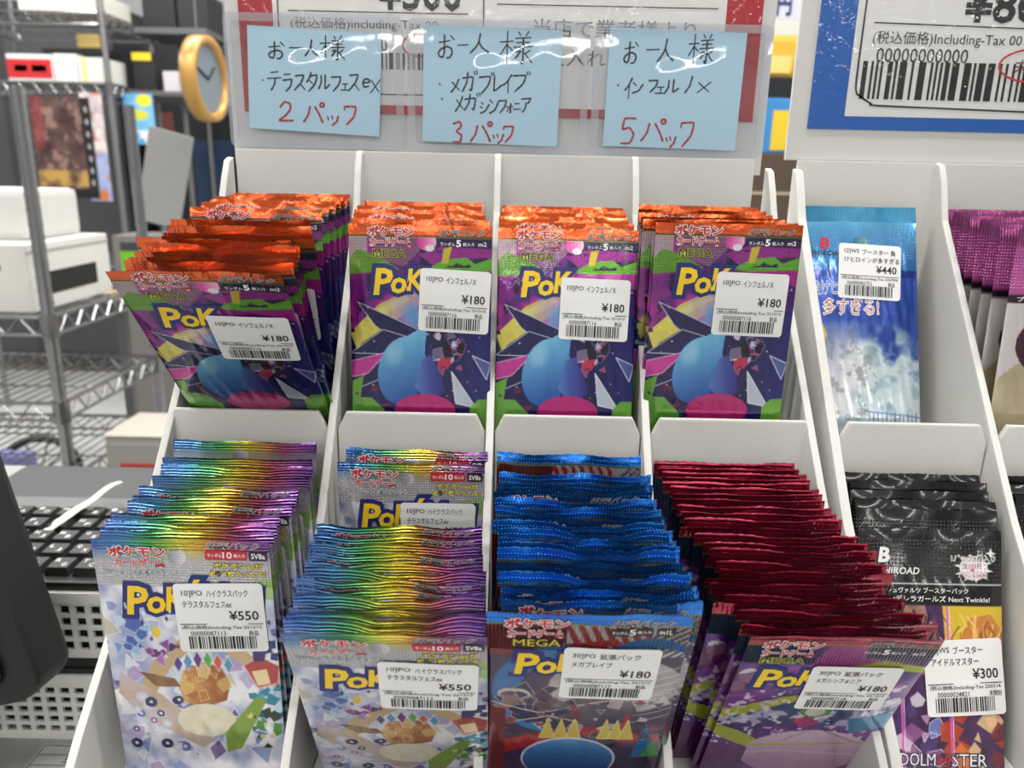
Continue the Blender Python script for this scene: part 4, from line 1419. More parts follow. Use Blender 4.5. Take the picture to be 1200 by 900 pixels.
S_B = lambda u, t, rot: (u, t, 34.8, 30.5, rot, [('10]PO ハイクラスパック', .74), ('テラスタルフェスex', .55)], '¥550', '00000087113', '251010', '新品', 6)
stack('rainbow', [(106, 634), (113, 625), (121, 617), (128, 607), (145, 594), (154, 586), (162, 576), (176, 562), (187, 551), (190, 541), (200, 522)],
      (-125.4, 266, -137), (-124, 340, -124), 270, 346, S_B(29.5, 18.5, -1.4), 'rainbow-topped', 'lower leftmost stack',
      'front rainbow-topped pack with the ¥550 sticker, lower leftmost stack', amp=.6)
stack('rainbow', [(328, 749), (331, 740), (334, 731), (338, 718), (341, 707), (344, 696), (348, 685), (352, 674), (355, 663), (357, 652), (361, 640), (366, 630), (372, 617)],
      (-40.4, 221, -147), (-44.6, 288, -141), 271, 312, S_B(30.5, 14.5, 2.2), 'rainbow-topped', 'lower second stack from left',
      'front rainbow-topped pack with the ¥550 sticker, lower second stack', amp=.7)
vs = variants('rainbow', .6)
hb = pack_meshes('rainbow', .5, 77, .5, 999)
card_pack(hb, sticker_mesh(hb['shape'], *S_B(29, 19, 0)), (-45.8, 331, -129.5), 332, 0, 0, 'rainbow-topped card pack standing alone behind the lower second stack', 'lower second stack from left')
card_pack(vs[1], None, (-45.5, 343, -127.5), 344, RD(.4), RD(-1), 'rainbow-topped card pack against the white wall behind the lower second stack', 'lower second stack from left')
S_C = (26.5, 16.5, 33.5, 30, 1.2, [('30]PO 拡張パック', .70), ('メガブレイブ', .42)], '¥180', '00000087117', '251010', '新品', 8)
stack('blue', [(570, 722), (584, 710), (585, 704), (586, 698), (587, 690), (586, 682), (587, 673), (585, 664), (580, 654), (582, 648), (580, 641), (585, 631), (578, 622), (580, 613),
               (580, 604), (580, 595), (580, 583), (582, 574), (585, 564), (580, 541)],
      (27.2, 222, -138.6), (24.5, 339, -127), 267, 346, S_C, 'blue-topped', 'blue-topped stack',
      'front blue-topped pack with the ¥180 sticker, lower third stack', amp=.8)
S_D = (26.5, 17.5, 33.5, 30, .6, [('30]PO 拡張パック', .70), ('メガシンフォニア', .5)], '¥180', '00000087118', '251010', '新品', 10)
stack('crimson', [(880, 750), (868, 741), (882, 732), (867, 724), (840, 714), (850, 706), (836, 698), (832, 689), (830, 681), (843, 673), (838, 664), (826, 656), (832, 648), (826, 640),
                  (816, 630), (800, 619), (804, 610), (797, 602), (794, 594), (788, 585), (790, 578), (786, 571), (780, 565), (778, 559), (776, 553), (770, 547), (768, 541)],
      (119.7, 237, -154.5), (104, 346, -132), 287, 347, S_D, 'crimson-topped', 'crimson-topped stack',
      'front crimson-topped pack with the ¥180 sticker, lower fourth stack', amp=.5)
# right box
sk = (23, 21, 34, 30.5, 2.5, [('12]WS ブースター 負', .82), ('けヒロインが多すぎる', .88)], '¥440', '00000082752', '250704', '新品', 14)
hero = pack_meshes('sky', .4, 31, .5, 999)
card_pack(hero, sticker_mesh(hero['shape'], *sk), (187.6, 436, -13.5), 391, 0, RD(0), 'sky-blue card pack with the ¥440 sticker, upper row of right box', 'sky-blue packs')
bkst = (28.5, 50.5, 36, 34, -3.5, [('15]WS ブースター', .66), ('アイドルマスター', .60)], '¥300', '00000024821', '250314', '未開封', 16)
hero = pack_meshes('black', .4, 37, .5, 999)
card_pack(hero, sticker_mesh(hero['shape'], *bkst), (194.2, 326, -154.5), 288, 0, 0, 'front black-topped pack with the ¥300 sticker, lower row of right box', 'black-topped stack')
vs = variants('black', .6)
for i, (y, z, b) in enumerate(((331, -147, 294), (335, -144, 300), (339, -141, 306), (343.5, -138, 314), (348, -136, 322))):
    card_pack(vs[i % 3], None, (194.5 + (i % 2), y, z), b, RD(.3 * (i % 2)), 0, f'black-topped card pack, {ORD[i + 1]} from the front in the right box stack', 'black-topped stack')
pkv = variants('pink', .6)
hero = pack_meshes('pink', .5, 41, .5, 999)
PXS = [(240.6, 376), (238.6, 386), (238.4, 395), (238.2, 404), (238, 412), (237.8, 420), (237.6, 429), (237.5, 438)]
for i, (x, y) in enumerate(PXS):
    lab = 'front pink-topped pack at the right edge of the photo' if i == 0 else f'pink-topped card pack, {ORD[i]} from the front at the right edge'
    card_pack(hero if i == 0 else pkv[i % 3], None, (x + 34, y, -20 + i * .9), y - 7, 0, RD(-1), lab, 'pink-topped stack')
for i, (y, b) in enumerate(((336, 318), (342, 325), (348, 332))):
    card_pack(vs[i % 3], None, (271.5, y, -141 + i * 2.5), b, 0, 0, f'black-topped card pack, {ORD[i]} in the far right lower column', 'far right black packs')

# ------------------------------------------------------------------ desk: baskets, keyboard, monitor
wp = mat('white_plastic', (218, 218, 214), .45)
blk = mat('black_plastic', (26, 26, 28), .45, bump=.05, scale=900)


def basket(o, w, d, z0, z1, rows, cell, name):
    """Open basket with square holes: rim, corner posts and bars."""
    mb = MB()
    h = z1 - z0
    t = 2.2
    zs = [z0 + 5 + i * (h - 14) / rows for i in range(rows + 1)]
    nx, ny = int(w / cell), int(d / cell)
    for y in (0, d):
        for z in zs:
            mb.box((0, y - t / 2, z - 1.6), (w, y + t / 2, z + 1.6))
        for i in range(nx + 1):
            x = i * w / nx
            mb.box((x - 1.9, y - t / 2 - .25, z0 + .2), (x + 1.9, y + t / 2 + .25, z1 - .2))
        mb.box((-1, y - 2, z1 - 8), (w + 1, y + 2, z1))
        mb.box((-1, y - 1.6, z0), (w + 1, y + 1.6, z0 + 5))
    for x in (0, w):
        for z in zs:
            mb.box((x - t / 2, 0, z - 1.6), (x + t / 2, d, z + 1.6))
        for i in range(ny + 1):
            y = i * d / ny
            mb.box((x - t / 2 - .25, y - 1.9, z0 + .2), (x + t / 2 + .25, y + 1.9, z1 - .2))
        mb.box((x - 2, -1, z1 - 8), (x + 2, d + 1, z1))
        mb.box((x - 1.6, -1, z0), (x + 1.6, d + 1, z0 + 5))
    mb.box((0, 0, z0), (w, d, z0 + 2.5))
    return mb.obj(name, wp, o, fix=True)


o = empty('plastic_basket', (-620, 474, ZD))
tag(o, 'white plastic basket with square holes standing on the desk, lower of two', 'basket', 'white baskets on the desk')
basket(o, 340, 130, 0, 54, 5, 10.6, 'basket_body')
o = empty('plastic_basket', (-622, 478, ZD + 66))
tag(o, 'white plastic basket with square holes under the keyboard, upper of two', 'basket', 'white baskets on the desk')
basket(o, 338, 126, 0, 52, 4, 10.6, 'basket_body')
for zz, lab in ((ZD + 3, 'dark filler added inside the lower white basket to darken its holes'), (ZD + 69, 'dark filler added inside the upper white basket to darken its holes')):
    mb = MB()  # filler added so that the basket holes read dark
    for k in range(5):
        mb.box((-168 + k, 6, k * 8.2), (164 - k * 2, 112 - k, k * 8.2 + 7.6))
    tag(mb.obj('basket_filler', mat('dark_filler', (34, 34, 36), .9, bump=.3, scale=200), loc=W((-452, 478, zz)), bevel=2.5), lab, 'basket filler')
# crumpled black netting squeezed between the baskets
mb = MB()
rr = random.Random(4)
for i in range(60):
    x = rr.uniform(6, 320)
    y = rr.uniform(0, 24)
    pts = [(x + k * 7 + rr.uniform(-2, 2), y + rr.uniform(-2, 2), 3 + rr.uniform(0, 7)) for k in range(4)]
    mb.tube(pts, 1.2, 5)
mb.box((0, -2, .4), (338, 30, 4))
mb.box((4, 0, 4), (334, 110, 10.5))
tag(mb.obj('black_netting', mat('black_net', (22, 22, 24), .5), loc=W((-620, 476, ZD + 54.4))), 'black netting squeezed between the two white baskets', 'netting', kind='stuff')
# keyboard
kz = ZD + 118
o = empty('keyboard', (-455, 545, kz), (RD(2), 0, 0))
tag(o, 'black computer keyboard lying on the upper white basket', 'keyboard')
MB().box((-190, -66, 0), (190, 66, 9)).obj('keyboard_case', blk, o, bevel=3)
MB().box((-184, 44, 9), (184, 64, 10.2)).obj('control_strip', mat('keyboard_strip', (92, 92, 94), .4), o, bevel=.4)
keym = mat('key_cap', (30, 30, 32), .5)
kr = random.Random(2)
leg_ = [['1', '2', '3', '4', '5', '6', '7', '8', '9', '0', '-', '^', 'Y', 'B', 'H', 'P', 'I', 'U', 'D'], list('QWERTYUIOPASDFGHJKL'), list('ASDFGHJKLZXCVBNMQWE'), list('ZXCVBNMASDFGHJKLQWE'), list('FGHJKLZXCVBNMASDRTY')]
for ry in range(5):
    for cx in range(19):
        x, y = -178 + cx * 19.6 + (ry % 2) * 4, 30 - ry * 20
        if x > 178:
            continue
        mb = MB()
        v = [(-8.6, -8.6, 0), (8.6, -8.6, 0), (8.6, 8.6, 0), (-8.6, 8.6, 0), (-7, -6.4, 6), (7, -6.4, 6), (7, 7.4, 6), (-7, 7.4, 6)]
        mb.add(v, [(3, 2, 1, 0), (4, 5, 6, 7), (0, 1, 5, 4), (1, 2, 6, 5), (2, 3, 7, 6), (3, 0, 4, 7)], (32, 32, 34))
        for ch, dx, dz in ((leg_[ry][cx], -5.5, 5.5), (leg_[ry][(cx * 7 + 3) % 19], 1.0, 0.5)):
            tv, tf = text_in(ch, dx, -dz, 3.6, 4.4, .01)
            mb.add(np.column_stack([tv[:, 0], -tv[:, 1], np.full(len(tv), 6.08)]), tf, (206, 206, 206))
        k = mb.obj('key', ink('key_print', .5), o, loc=Vector((x * MM, y * MM, 9 * MM)), col=True, fix=False)
# white strap lying across the keyboard
mb = MB()
P0 = [at(52, 624, 596), at(70, 611, 606), at(88, 598, 620), at(108, 586, 634), at(124, 573, 646), at(132, 568, 652), at(141, 565, 660)]
P0 = [Vector(p) for p in P0]
w0 = [5.5, 5.5, 5, 4.0, 3.6, 3.2, 2.4]
v, ff = [], []
for i, p in enumerate(P0):
    d = (P0[min(i + 1, 6)] - P0[max(0, i - 1)]).normalized()
    sd = d.cross(Vector((0, 0.5, 1))).normalized()
    nn = sd.cross(d).normalized() * .6
    v += [tuple(p + sd * w0[i] + nn), tuple(p - sd * w0[i] + nn), tuple(p - sd * w0[i] - nn), tuple(p + sd * w0[i] - nn)]
for i in range(6):
    for j in range(4):
        ff.append([i * 4 + j, i * 4 + (j + 1) % 4, i * 4 + 4 + (j + 1) % 4, i * 4 + 4 + j])
ff += [[3, 2, 1, 0], [24, 25, 26, 27]]
mb.add(v, ff)
tag(mb.obj('white_strap', mat('white_strap', (232, 232, 224), .5), loc=W((0, 0, 0)), smooth=False), 'narrow white strap rising from the keyboard beside the display', 'strap')
# receipt printer and tray behind the keyboard
o = empty('label_printer', (-462, 760, ZD))
tag(o, 'low black desk machine behind the keyboard', 'printer')
MB().box((-90, -55, 0), (75, 60, 62)).obj('machine_body', blk, o, bevel=5)
MB().box((-90, -60, 62), (75, 60, 74)).obj('top_cover', mat('dark_grey_plastic', (62, 62, 66), .4), o, bevel=3)
MB().box((-70, -57, 28), (60, -54, 34)).obj('paper_slot', mat('deep_black', (8, 8, 9), .6), o)
# monitor: thick black slab with rounded corners on a stand
q = at(60, 848, 480)
o = empty('monitor', (q[0] - 60, q[1] + 30, ZD))
tag(o, 'black monitor with rounded corner at the left edge, tilted back', 'monitor')
bz = q[2] - ZD
poly = rrect(-300, 0, 360, 230, 16, 6)
mb = MB()
mb.prism(poly, 'y', -30, 6)
sc = mb.obj('monitor_shell', blk, o, loc=Vector((0, 0, bz * MM)), rot=(RD(-6), RD(-14.5), RD(0)), bevel=5)
MB().prism(rrect(-280, 14, 322, 202, 10, 5), 'y', -33, -30.5).obj('rear_panel', mat('monitor_back', (18, 18, 20), .35), o, loc=Vector((0, 0, bz * MM)), rot=(RD(-6), RD(-14.5), 0), bevel=1)
MB().tube([(-120, 15, 4), (-120, 15, bz + 70)], 16, 16).obj('stand_neck', blk, o, smooth=True)
MB().prism(rrect(-200, -75, 150, 96, 18, 6), 'z', 0, 8).obj('stand_base', blk, o, bevel=2)

# ------------------------------------------------------------------ background: chrome wire racks
chrome = mat('chrome_wire', (150, 150, 152), .22, .95, bump=.1, scale=30)


def wire_rack(origin, ax, ay, w, d, posts_top, shelves, label, drop=36, gap=26):
    """Chrome rack: ax, ay unit directions (plan) of its width and depth from the corner post at origin."""
    ang = math.atan2(ax[1], ax[0])
    o = empty('wire_rack', (origin[0], origin[1], -CAM_H), (0, 0, ang))
    tag(o, label, 'rack')
    for x in (0, w):
        for y in (0, d):
            mb = MB()
            mb.tube([(x, y, 8), (x, y, posts_top)], 12.5, 12)
            z = 40
            while z < posts_top:
                mb.tube([(x, y, z - 1.6), (x, y, z + 1.6)], 13.6, 12)
                z += 25.4
            mb.tube([(x, y, 0), (x, y, 10)], 18, 12)
            mb.obj('post', chrome, o, smooth=False)
    for z in shelves:
        mb = MB()
        for y in (0, d):
            mb.tube([(0, y, z), (w, y, z)], 4.2, 6)
            mb.tube([(0, y, z - drop), (w, y, z - drop)], 3.6, 6)
            n = max(2, int(w / 60))
            pts = [(i * w / (2 * n), y, z if i % 2 == 0 else z - drop) for i in range(2 * n + 1)]
            mb.tube(pts, 2.6, 5)
        for x in (0, w):
            mb.tube([(x, 0, z), (x, d, z)], 4.2, 6)
            mb.tube([(x, 0, z - drop), (x, d, z - drop)], 3.6, 6)
            n = max(2, int(d / 60))
            pts = [(x, i * d / (2 * n), z if i % 2 == 0 else z - drop) for i in range(2 * n + 1)]
            mb.tube(pts, 2.6, 5)
        n = int(w / gap)
        for i in range(1, n):
            mb.tube([(i * w / n, 0, z + 2), (i * w / n, d, z + 2)], 1.9, 5)
        for k in (1, 2):
            mb.tube([(0, k * d / 3, z - 3), (w, k * d / 3, z - 3)], 2.6, 5)
        for x in (0, w):
            for y in (0, d):
                mb.tube([(x, y, z - drop - 4), (x, y, z + 6)], 16.5, 10)
        mb.obj('wire_shelf', chrome, o)
    return o


A = at(57, 372, 1510)
wire_rack((A[0] - 900, A[1]), (1, 0), (0, 1), 900, 420, CAM_H + 137, [CAM_H + A[2], CAM_H + A[2] - 178, CAM_H + A[2] - 340, CAM_H + A[2] - 520], 'chrome wire rack at left carrying the white boxy machine')
ZS1, ZS2, ZS3 = 586.0, 322.0, -420.0
B = at(130, 96, 3140)
wire_rack((B[0] - 620, B[1] - 20), (1, 0.0), (0, 1), 620, 430, CAM_H + 900, [CAM_H + ZS1, CAM_H + ZS2, CAM_H + ZS3], 'tall chrome wire rack far left behind, with cartons on it', 44, 30)
Cc = at(213, 110, 3560)
wire_rack((Cc[0] - 30, Cc[1] + 90), (1, 0), (0, 1), 260, 290, CAM_H + 900, [CAM_H + ZS1 - 20, CAM_H + ZS2 - 10, CAM_H + ZS3], 'narrow chrome wire rack beyond the round clock', 44, 30)


def bbox(name, label, cat, lo, hi, c, parts=(), rough=.55, rotz=0, bevel=3, group=None):
    """A carton or case: body plus printed panels (name, face, x0, z0, x1, z1 fractions, colour)."""
    cx, cy = (lo[0] + hi[0]) / 2, (lo[1] + hi[1]) / 2
    o = empty(name, (cx, cy, lo[2]), (0, 0, RD(rotz)))
    tag(o, label, cat, group)
    w, d, h = hi[0] - lo[0], hi[1] - lo[1], hi[2] - lo[2]
    MB().box((-w / 2, -d / 2, 0), (w / 2, d / 2, h)).obj(name + '_body', mat('paint_%d_%d_%d' % c, c, rough, mottled=.06, scale=20), o, bevel=bevel)
    for pn, face, x0, z0, x1, z1, pc in parts:
        m = mat('paint_%d_%d_%d' % pc, pc, .5)
        if face == 'front':
            MB().box((-w / 2 + w * x0, -d / 2 - 1.2, h * z0), (-w / 2 + w * x1, -d / 2 + .5, h * z1)).obj(pn, m, o)
        elif face == 'right':
            MB().box((w / 2 - .5, -d / 2 + d * x0, h * z0), (w / 2 + 1.2, -d / 2 + d * x1, h * z1)).obj(pn, m, o)
        elif face == 'top':
            MB().box((-w / 2 + w * x0, -d / 2 + d * z0, h - .5), (-w / 2 + w * x1, -d / 2 + d * z1, h + 1.2)).obj(pn, m, o)
    return o


zs = A[2] + 4
# white machine with a black slot on the near rack
bbox('office_machine', 'white boxy machine with a black slot on the wire rack', 'machine', (A[0] - 420, A[1] + 20, zs), (A[0] - 40, A[1] + 330, zs + 134), (214, 214, 208),
     [('black_slot', 'right', .12, .22, .80, .56, (16, 16, 17)), ('lid_seam', 'right', .0, .86, 1.0, .9, (160, 160, 156)), ('front_handle', 'front', .5, .62, .86, .70, (60, 60, 60)),
      ('top_panel', 'top', .1, .2, .9, .9, (196, 196, 194))])
bbox('white_bundle', 'tall white wrapped bundle standing on the white machine', 'bundle', (A[0] - 300, A[1] + 100, zs + 135.5), (A[0] - 80, A[1] + 300, zs + 236), (206, 206, 202), rough=.7, bevel=14)
bbox('wooden_board', 'pale wooden board resting beyond the near wire rack', 'board', (A[0] - 170, A[1] + 520, -CAM_H + 715), (A[0] + 110, A[1] + 900, -CAM_H + 742), (196, 166, 110))
bbox('green_pot_box', 'dark case with green ends behind the white machine', 'case', (A[0] - 150, A[1] + 600, -CAM_H + 743), (A[0] + 60, A[1] + 800, -CAM_H + 868), (58, 62, 66),
     [('green_end', 'front', .0, .1, .3, .8, (110, 176, 40)), ('green_end', 'front', .7, .2, 1.0, .9, (110, 176, 40))])
o = empty('trestle', (A[0] - 30, A[1] + 710, -CAM_H))
tag(o, 'grey trestle carrying the pale wooden board', 'trestle')
for x in (-110, 110):
    for y in (-160, 160):
        MB().box((x - 12, y - 12, 0), (x + 12, y + 12, 713)).obj('leg', mat('desk_steel', (110, 110, 112), .4, .6), o)
MB().box((-125, -175, 695), (125, 175, 714.5)).obj('top_frame', MATS['desk_steel'], o)

# cartons on the far rack
bx, by = B[0], B[1]
z2 = ZS2 + 4
bbox('red_label_carton', 'white carton with a red label on the far wire rack', 'carton', (bx - 420, by + 5, z2), (bx - 235, by + 190, z2 + 104), (226, 226, 226),
     [('red_label', 'front', .0, .12, .98, .82, (190, 34, 40)), ('label_mark', 'front', .16, .36, .44, .6, (226, 180, 180)), ('label_mark', 'front', .54, .36, .86, .6, (226, 180, 180))])
bbox('white_carton', 'plain white carton beside the red labelled one', 'carton', (bx - 230, by + 8, z2), (bx - 135, by + 190, z2 + 108), (226, 226, 224))
bbox('striped_carton', 'white carton with a thin yellow stripe near the rack post', 'carton', (bx - 131, by + 8, z2), (bx - 25, by + 190, z2 + 96), (224, 224, 220), [('yellow_stripe', 'front', .15, 0, .30, 1, (216, 212, 120))])
bbox('black_tray', 'black tray lying on the white cartons', 'tray', (bx - 300, by + 60, z2 + 110), (bx - 30, by + 180, z2 + 136), (20, 20, 22))
bbox('clear_bag_goods', 'yellow and white bagged goods on the black tray', 'bag', (bx - 160, by + 70, z2 + 138), (bx - 70, by + 150, z2 + 196), (216, 186, 110), rough=.3, bevel=14)
z1 = ZS1 + 4
bbox('white_case', 'long white case on the top shelf of the far rack', 'case', (bx - 340, by + 5, z1), (bx - 30, by + 300, z1 + 80), (226, 224, 214))
bbox('black_case', 'black case on the top shelf beside the rack post', 'case', (bx + 40, by + 260, z1 - 16), (bx + 180, by + 460, z1 + 130), (30, 31, 34))
bbox('black_case', 'second black case on the top shelf, further right', 'case', (bx + 190, by + 262, z1 - 16), (bx + 320, by + 460, z1 + 130), (34, 35, 40))
bbox('side_shelf', 'dark shelf board joining the two far racks', 'shelf', (bx + 20, by + 100, ZS2 - 34), (bx + 330, by + 500, ZS2 - 14), (92, 92, 94))
bbox('side_shelf', 'dark upper shelf board joining the two far racks', 'shelf', (bx + 20, by + 200, ZS1 - 40), (bx + 330, by + 500, ZS1 - 15), (92, 92, 94))
bbox('dark_game_case', 'black upright case with a yellow topper on the joining shelf', 'case', (bx + 30, by + 140, ZS2 - 13), (bx + 120, by + 230, ZS2 + 140), (34, 32, 34), [('yellow_top', 'front', .0, .8, .9, 1, (226, 196, 40))])
bbox('grey_gift_box', 'pale grey small box on the joining shelf', 'box', (bx + 150, by + 150, ZS2 - 13), (bx + 215, by + 230, ZS2 + 70), (196, 190, 196))
bbox('pink_package', 'pink and white package on the joining shelf', 'box', (bx + 235, by + 240, ZS2 + 60), (bx + 300, by + 300, ZS2 + 160), (206, 170, 206), [('white_panel', 'front', .1, .1, .9, .5, (226, 226, 230))])
bbox('black_small_case', 'black small case under the pink package', 'case', (bx + 225, by + 235, ZS2 - 13), (bx + 310, by + 310, ZS2 + 59), (30, 30, 32))


# posters hung on the far racks: flat prints painted on a grid
def poster(name, label, p, w, h, paint, rot=(0, 0, 0), thick=6):
    a = Art(w, h, max(w, h) / 90)
    paint(a)
    c = a.done()
    nt_, nu_ = c.shape[:2]
    U_, T_ = np.meshgrid(np.linspace(0, w, nu_), np.linspace(0, h, nt_))
    i = np.arange(nu_ * nt_).reshape(nt_, nu_)
    q = np.stack([i[:-1, :-1], i[1:, :-1], i[1:, 1:], i[:-1, 1:]], -1).reshape(-1, 4)
    mb = MB()
    mb.add(np.column_stack([U_.ravel(), np.zeros(U_.size), -T_.ravel()]), q, c.reshape(-1, 3))
    mb.box((0, .3, -h), (w, thick, 0), c=(60, 60, 62))
    tag(mb.obj(name, ink('poster_print', .35), loc=W(p), rot=rot, col=True, fix=False), label, 'poster')


def paint_dark(a):
    n1, n2 = a.noise(a.w / 5, 71), a.noise(a.w / 9, 72)
    a.grad(n1 > -1, (50, 30, 34), (92, 70, 66), n1 * 1.5 - .2)
    a.put(np.clip((n2 - .5) * 5, 0, 1), (150, 120, 110), .8)
    a.put((a.u < a.w * .2) & (a.t < a.h * .5), (130, 44, 50), .6)
    a.put(np.clip((n1 - .3) * 3, 0, 1) * a.band(a.h * .72, a.h * .88), (176, 140, 70))
    a.put(a.band(a.h * .9, a.h), (22, 22, 24))
    a.put(a.u > a.w * .84, (24, 24, 26))
    for i in range(7):
        a.put(a.ell(a.w * .92, a.h * (.12 + .12 * i), a.w * .03, a.h * .03), (150, 150, 150))


def paint_pale(a):
    n1 = a.noise(a.w / 3, 81)
    a.grad(n1 > -1, (226, 210, 200), (150, 140, 160), n1 * 2 - .5)
    a.put(a.band(a.h * .55, a.h), (130, 150, 206), .7)
    a.put(np.clip((n1 - .6) * 6, 0, 1), (196, 110, 60))


def paint_blue(a):
    n1 = a.noise(a.w / 3, 91)
    a.grad(n1 > -1, (70, 150, 206), (150, 206, 236), n1)
    a.put(a.ell(a.w * .7, a.h * .14, a.w * .26, a.h * .12), (226, 214, 60))
    a.put(a.ell(a.w * .5, a.h * .42, a.w * .3, a.h * .1), (206, 206, 70))
    a.put(a.band(a.h * .72, a.h) & (n1 > .4), (226, 226, 230))


q = at(33, 113, 3118)
poster('dark_poster', 'dark red and gold poster hanging under the far rack shelf', q, 243, 397, paint_dark)
q = at(92, 108, 3118)
poster('pale_poster', 'narrow pale poster beside the dark red one', q, 90, 430, paint_pale)
q = at(143, 109, 3240)
poster('blue_poster', 'small blue and yellow poster under the rack shelf', q, 126, 205, paint_blue)
q = at(147, 146, 2600)
bbox('grey_board', 'plain grey panel tilted in front of the blue poster', 'panel', (q[0], q[1], q[2] - 330), (q[0] + 150, q[1] + 12, q[2] - 10), (150, 150, 150))
p = [x for x in COL.objects if x.name.startswith('grey_board')][0]
p.rotation_euler = (0, RD(14), 0)
bbox('storage_carton', 'grey storage carton under the tilted grey board', 'carton', (q[0] - 60, q[1] - 60, -CAM_H), (q[0] + 200, q[1] + 120, q[2] - 366), (120, 118, 114))
q = at(172, 112, 3900)
bbox('dark_cabinet', 'dark cabinet behind the far racks', 'cabinet', (q[0] - 40, q[1] + 60, -CAM_H), (q[0] + 420, q[1] + 370, q[2] + 260), (34, 36, 42),
     [('blue_sheet', 'front', .5, .45, .95, .72, (40, 60, 90)), ('red_sheet', 'front', .02, .62, .3, .8, (110, 60, 56)), ('white_sheet', 'front', .05, .35, .25, .45, (150, 150, 156))])
bbox('dark_cupboard', 'long dark cupboard along the back wall at left', 'cabinet', (-3100, 4050, -CAM_H), (-1990, 4500, 760), (58, 58, 62),
     [('door_panel', 'front', .05, .05, .48, .95, (70, 70, 74)), ('door_panel', 'front', .52, .05, .95, .95, (70, 70, 74))])
# round wall clock hung on the rack, seen from the side
q = at(243, 93, 2350)
o = empty('round_clock', q, (0, 0, RD(86)))
tag(o, 'round gold-rimmed clock hanging behind the left display corner', 'clock')
n = 40
mb = MB()
ring = []
for i in range(n):
    a = 2 * math.pi * i / n
    for rr_, yy in ((124, -14), (124, 26), (98, 26), (98, -6), (108, -20)):
        ring.append((rr_ * math.cos(a), yy, rr_ * math.sin(a)))
ff = []
for i in range(n):
    for j in range(5):
        ff.append([i * 5 + j, i * 5 + (j + 1) % 5, ((i + 1) % n) * 5 + (j + 1) % 5, ((i + 1) % n) * 5 + j])
mb.add(ring, ff)
mb.obj('rim', mat('gold_rim', (190, 146, 80), .35, .3), o, smooth=True)
MB().prism([(100 * math.cos(2 * math.pi * i / n), 100 * math.sin(2 * math.pi * i / n)) for i in range(n)], 'y', -2, 22).obj('dial', mat('clock_dial', (110, 122, 132), .25), o)
for ang, ln in ((40, 60), (160, 82)):
    a = RD(ang)
    MB().tube([(0, -5, 0), (ln * math.cos(a), -5, ln * math.sin(a))], 3, 6).obj('hand', mat('deep_black', (8, 8, 9), .6), o)
MB().tube([(0, 22, 124), (0, 22, 260)], 3, 6).obj('hanger', chrome, o)
# low things on the floor beyond the desk
q = at(168, 560, 1500)
bbox('waste_bin', 'grey bin with a red square outline beyond the desk', 'bin', (q[0] - 70, q[1], q[2] - 60), (q[0] + 90, q[1] + 150, q[2] + 84), (150, 146, 140),
     [('red_frame', 'front', .18, .0, .62, .62, (170, 50, 44)), ('frame_inside', 'front', .26, .0, .56, .52, (176, 172, 166)), ('lid', 'top', .0, .0, 1, 1, (166, 160, 150))], bevel=16)
zf = q[2] - 60
bbox('bin_stand', 'dark low stand under the grey bin', 'stand', (q[0] - 90, q[1] - 10, -CAM_H), (q[0] + 110, q[1] + 170, zf - 1), (44, 44, 46))
q = at(48, 552, 2250)
o = empty('wheel', (q[0], q[1], q[2]), (0, 0, RD(25)))
tag(o, 'black spoked wheel standing behind the left rack shelf', 'wheel')
ring = []
n = 36
R_, r_ = 100, 11.5
for i in range(n):
    a = 2 * math.pi * i / n
    for j in range(8):
        b = 2 * math.pi * j / 8
        ring.append(((R_ + r_ * math.cos(b)) * math.cos(a), r_ * 1.3 * math.sin(b), (R_ + r_ * math.cos(b)) * math.sin(a)))
ff = [[i * 8 + j, i * 8 + (j + 1) % 8, ((i + 1) % n) * 8 + (j + 1) % 8, ((i + 1) % n) * 8 + j] for i in range(n) for j in range(8)]
MB().add(ring, ff).obj('tyre', mat('rubber', (24, 24, 26), .6), o, smooth=True)
mb = MB()
for i in range(10):
    a = 2 * math.pi * i / 10
    mb.tube([(0, 0, 0), (92 * math.cos(a), 0, 92 * math.sin(a))], 3, 5)
mb.tube([(0, -14, 0), (0, 14, 0)], 12, 10)
mb.obj('spokes', mat('desk_steel', (110, 110, 112), .4, .6), o)
mb = MB().box((-8, -12, -(q[2] + CAM_H)), (8, 12, -4))
mb.box((-90, -30, -(q[2] + CAM_H)), (90, 30, -(q[2] + CAM_H) + 12))
mb.obj('wheel_stand', mat('desk_steel', (110, 110, 112), .4, .6), o)
q = at(20, 545, 2090)
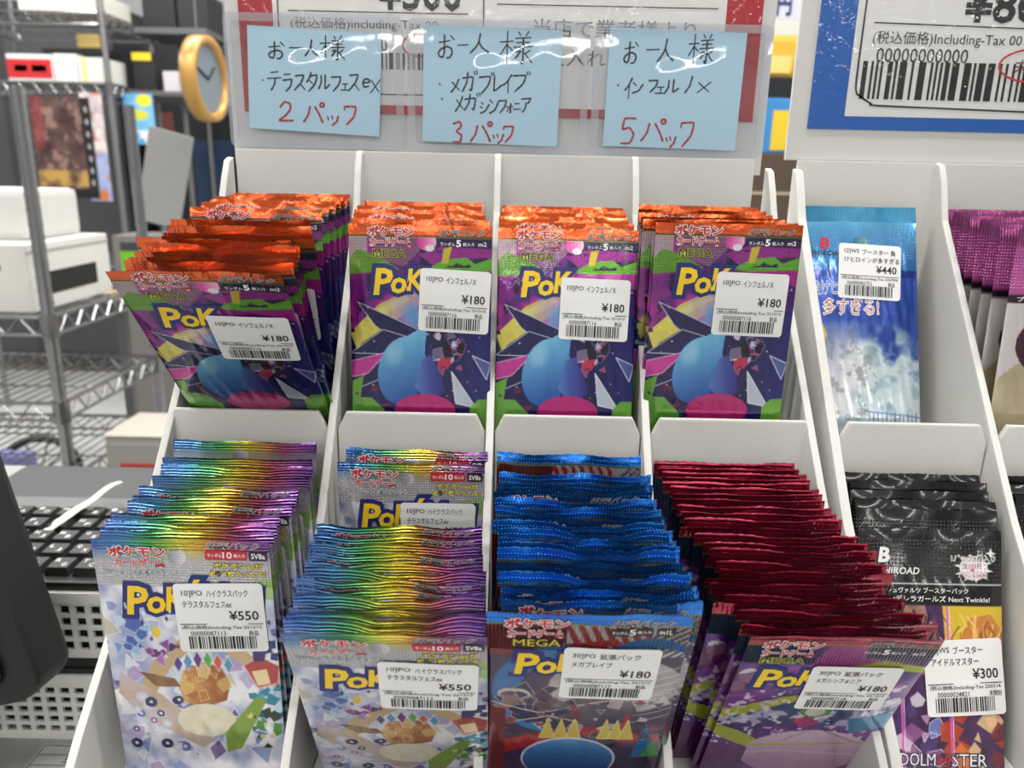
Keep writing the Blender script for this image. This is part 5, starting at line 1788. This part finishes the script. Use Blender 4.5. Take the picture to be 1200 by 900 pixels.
bbox('blue_pouch', 'lavender blue pouch in front of the spoked wheel', 'pouch', (q[0] - 76, q[1] - 28, q[2] - 32), (q[0] + 41, q[1] + 28, q[2] + 36), (140, 140, 206), rough=.4, bevel=12)
bbox('low_crate', 'grey low crate under the lavender blue pouch', 'crate', (q[0] - 120, q[1] - 30, -CAM_H), (q[0] + 60, q[1] + 30, q[2] - 33), (110, 110, 112))

# ------------------------------------------------------------------ background in the gap between the two headers
g0 = at(905, 180, 1500)
g1 = at(944, 180, 1500)
zc = g0[2]
bbox('brown_cabinet', 'brown cabinet seen between the two display boxes', 'cabinet', (g0[0] - 300, g0[1], -CAM_H), (g1[0] + 300, g0[1] + 380, zc), (86, 70, 58),
     [('shelf_edge', 'front', 0, .93, 1, .935, (176, 160, 140))])
bbox('blue_package', 'blue package with a yellow patch on the brown cabinet', 'box', (g0[0] - 90, g0[1] + 20, zc + 1), (g1[0] + 60, g0[1] + 90, zc + 104), (60, 140, 206),
     [('yellow_patch', 'front', .42, .06, .66, .78, (226, 196, 50))])
bbox('black_riser', 'black riser shelf above the blue package', 'riser', (g0[0] - 200, g0[1] + 100, zc + 1), (g1[0] + 200, g0[1] + 300, zc + 152), (24, 24, 24))
bbox('yellow_package', 'yellow toy package on the black riser shelf', 'box', (g0[0] - 60, g0[1] + 120, zc + 153), (g1[0] + 70, g0[1] + 220, zc + 236), (222, 178, 60),
     [('green_corner', 'front', .70, .55, .78, 1.0, (60, 90, 70)), ('pale_patch', 'front', .3, .1, .6, .5, (236, 206, 120))], bevel=14)
bbox('white_wall_unit', 'white wall unit behind the yellow package', 'unit', (g0[0] - 250, g0[1] + 420, -CAM_H), (g1[0] + 300, g0[1] + 700, 700), (214, 214, 206))
q = at(913, 22, 1500)
F = Flat()
F.mb.box((0, 0, 0), (130, 4, 90), c=(206, 206, 216))
F.text('円', 22, 6, 52, 50, (40, 46, 110), .04)
F.text('5', 24, 52, 50, 88, (40, 46, 110), .04)
tag(F.mb.obj('shelf_sign', ink('poster_print', .35), loc=W((q[0] - 14, g0[1] + 118, zc + 262)), col=True, fix=False), 'pale sign with dark blue characters above the yellow package', 'sign')
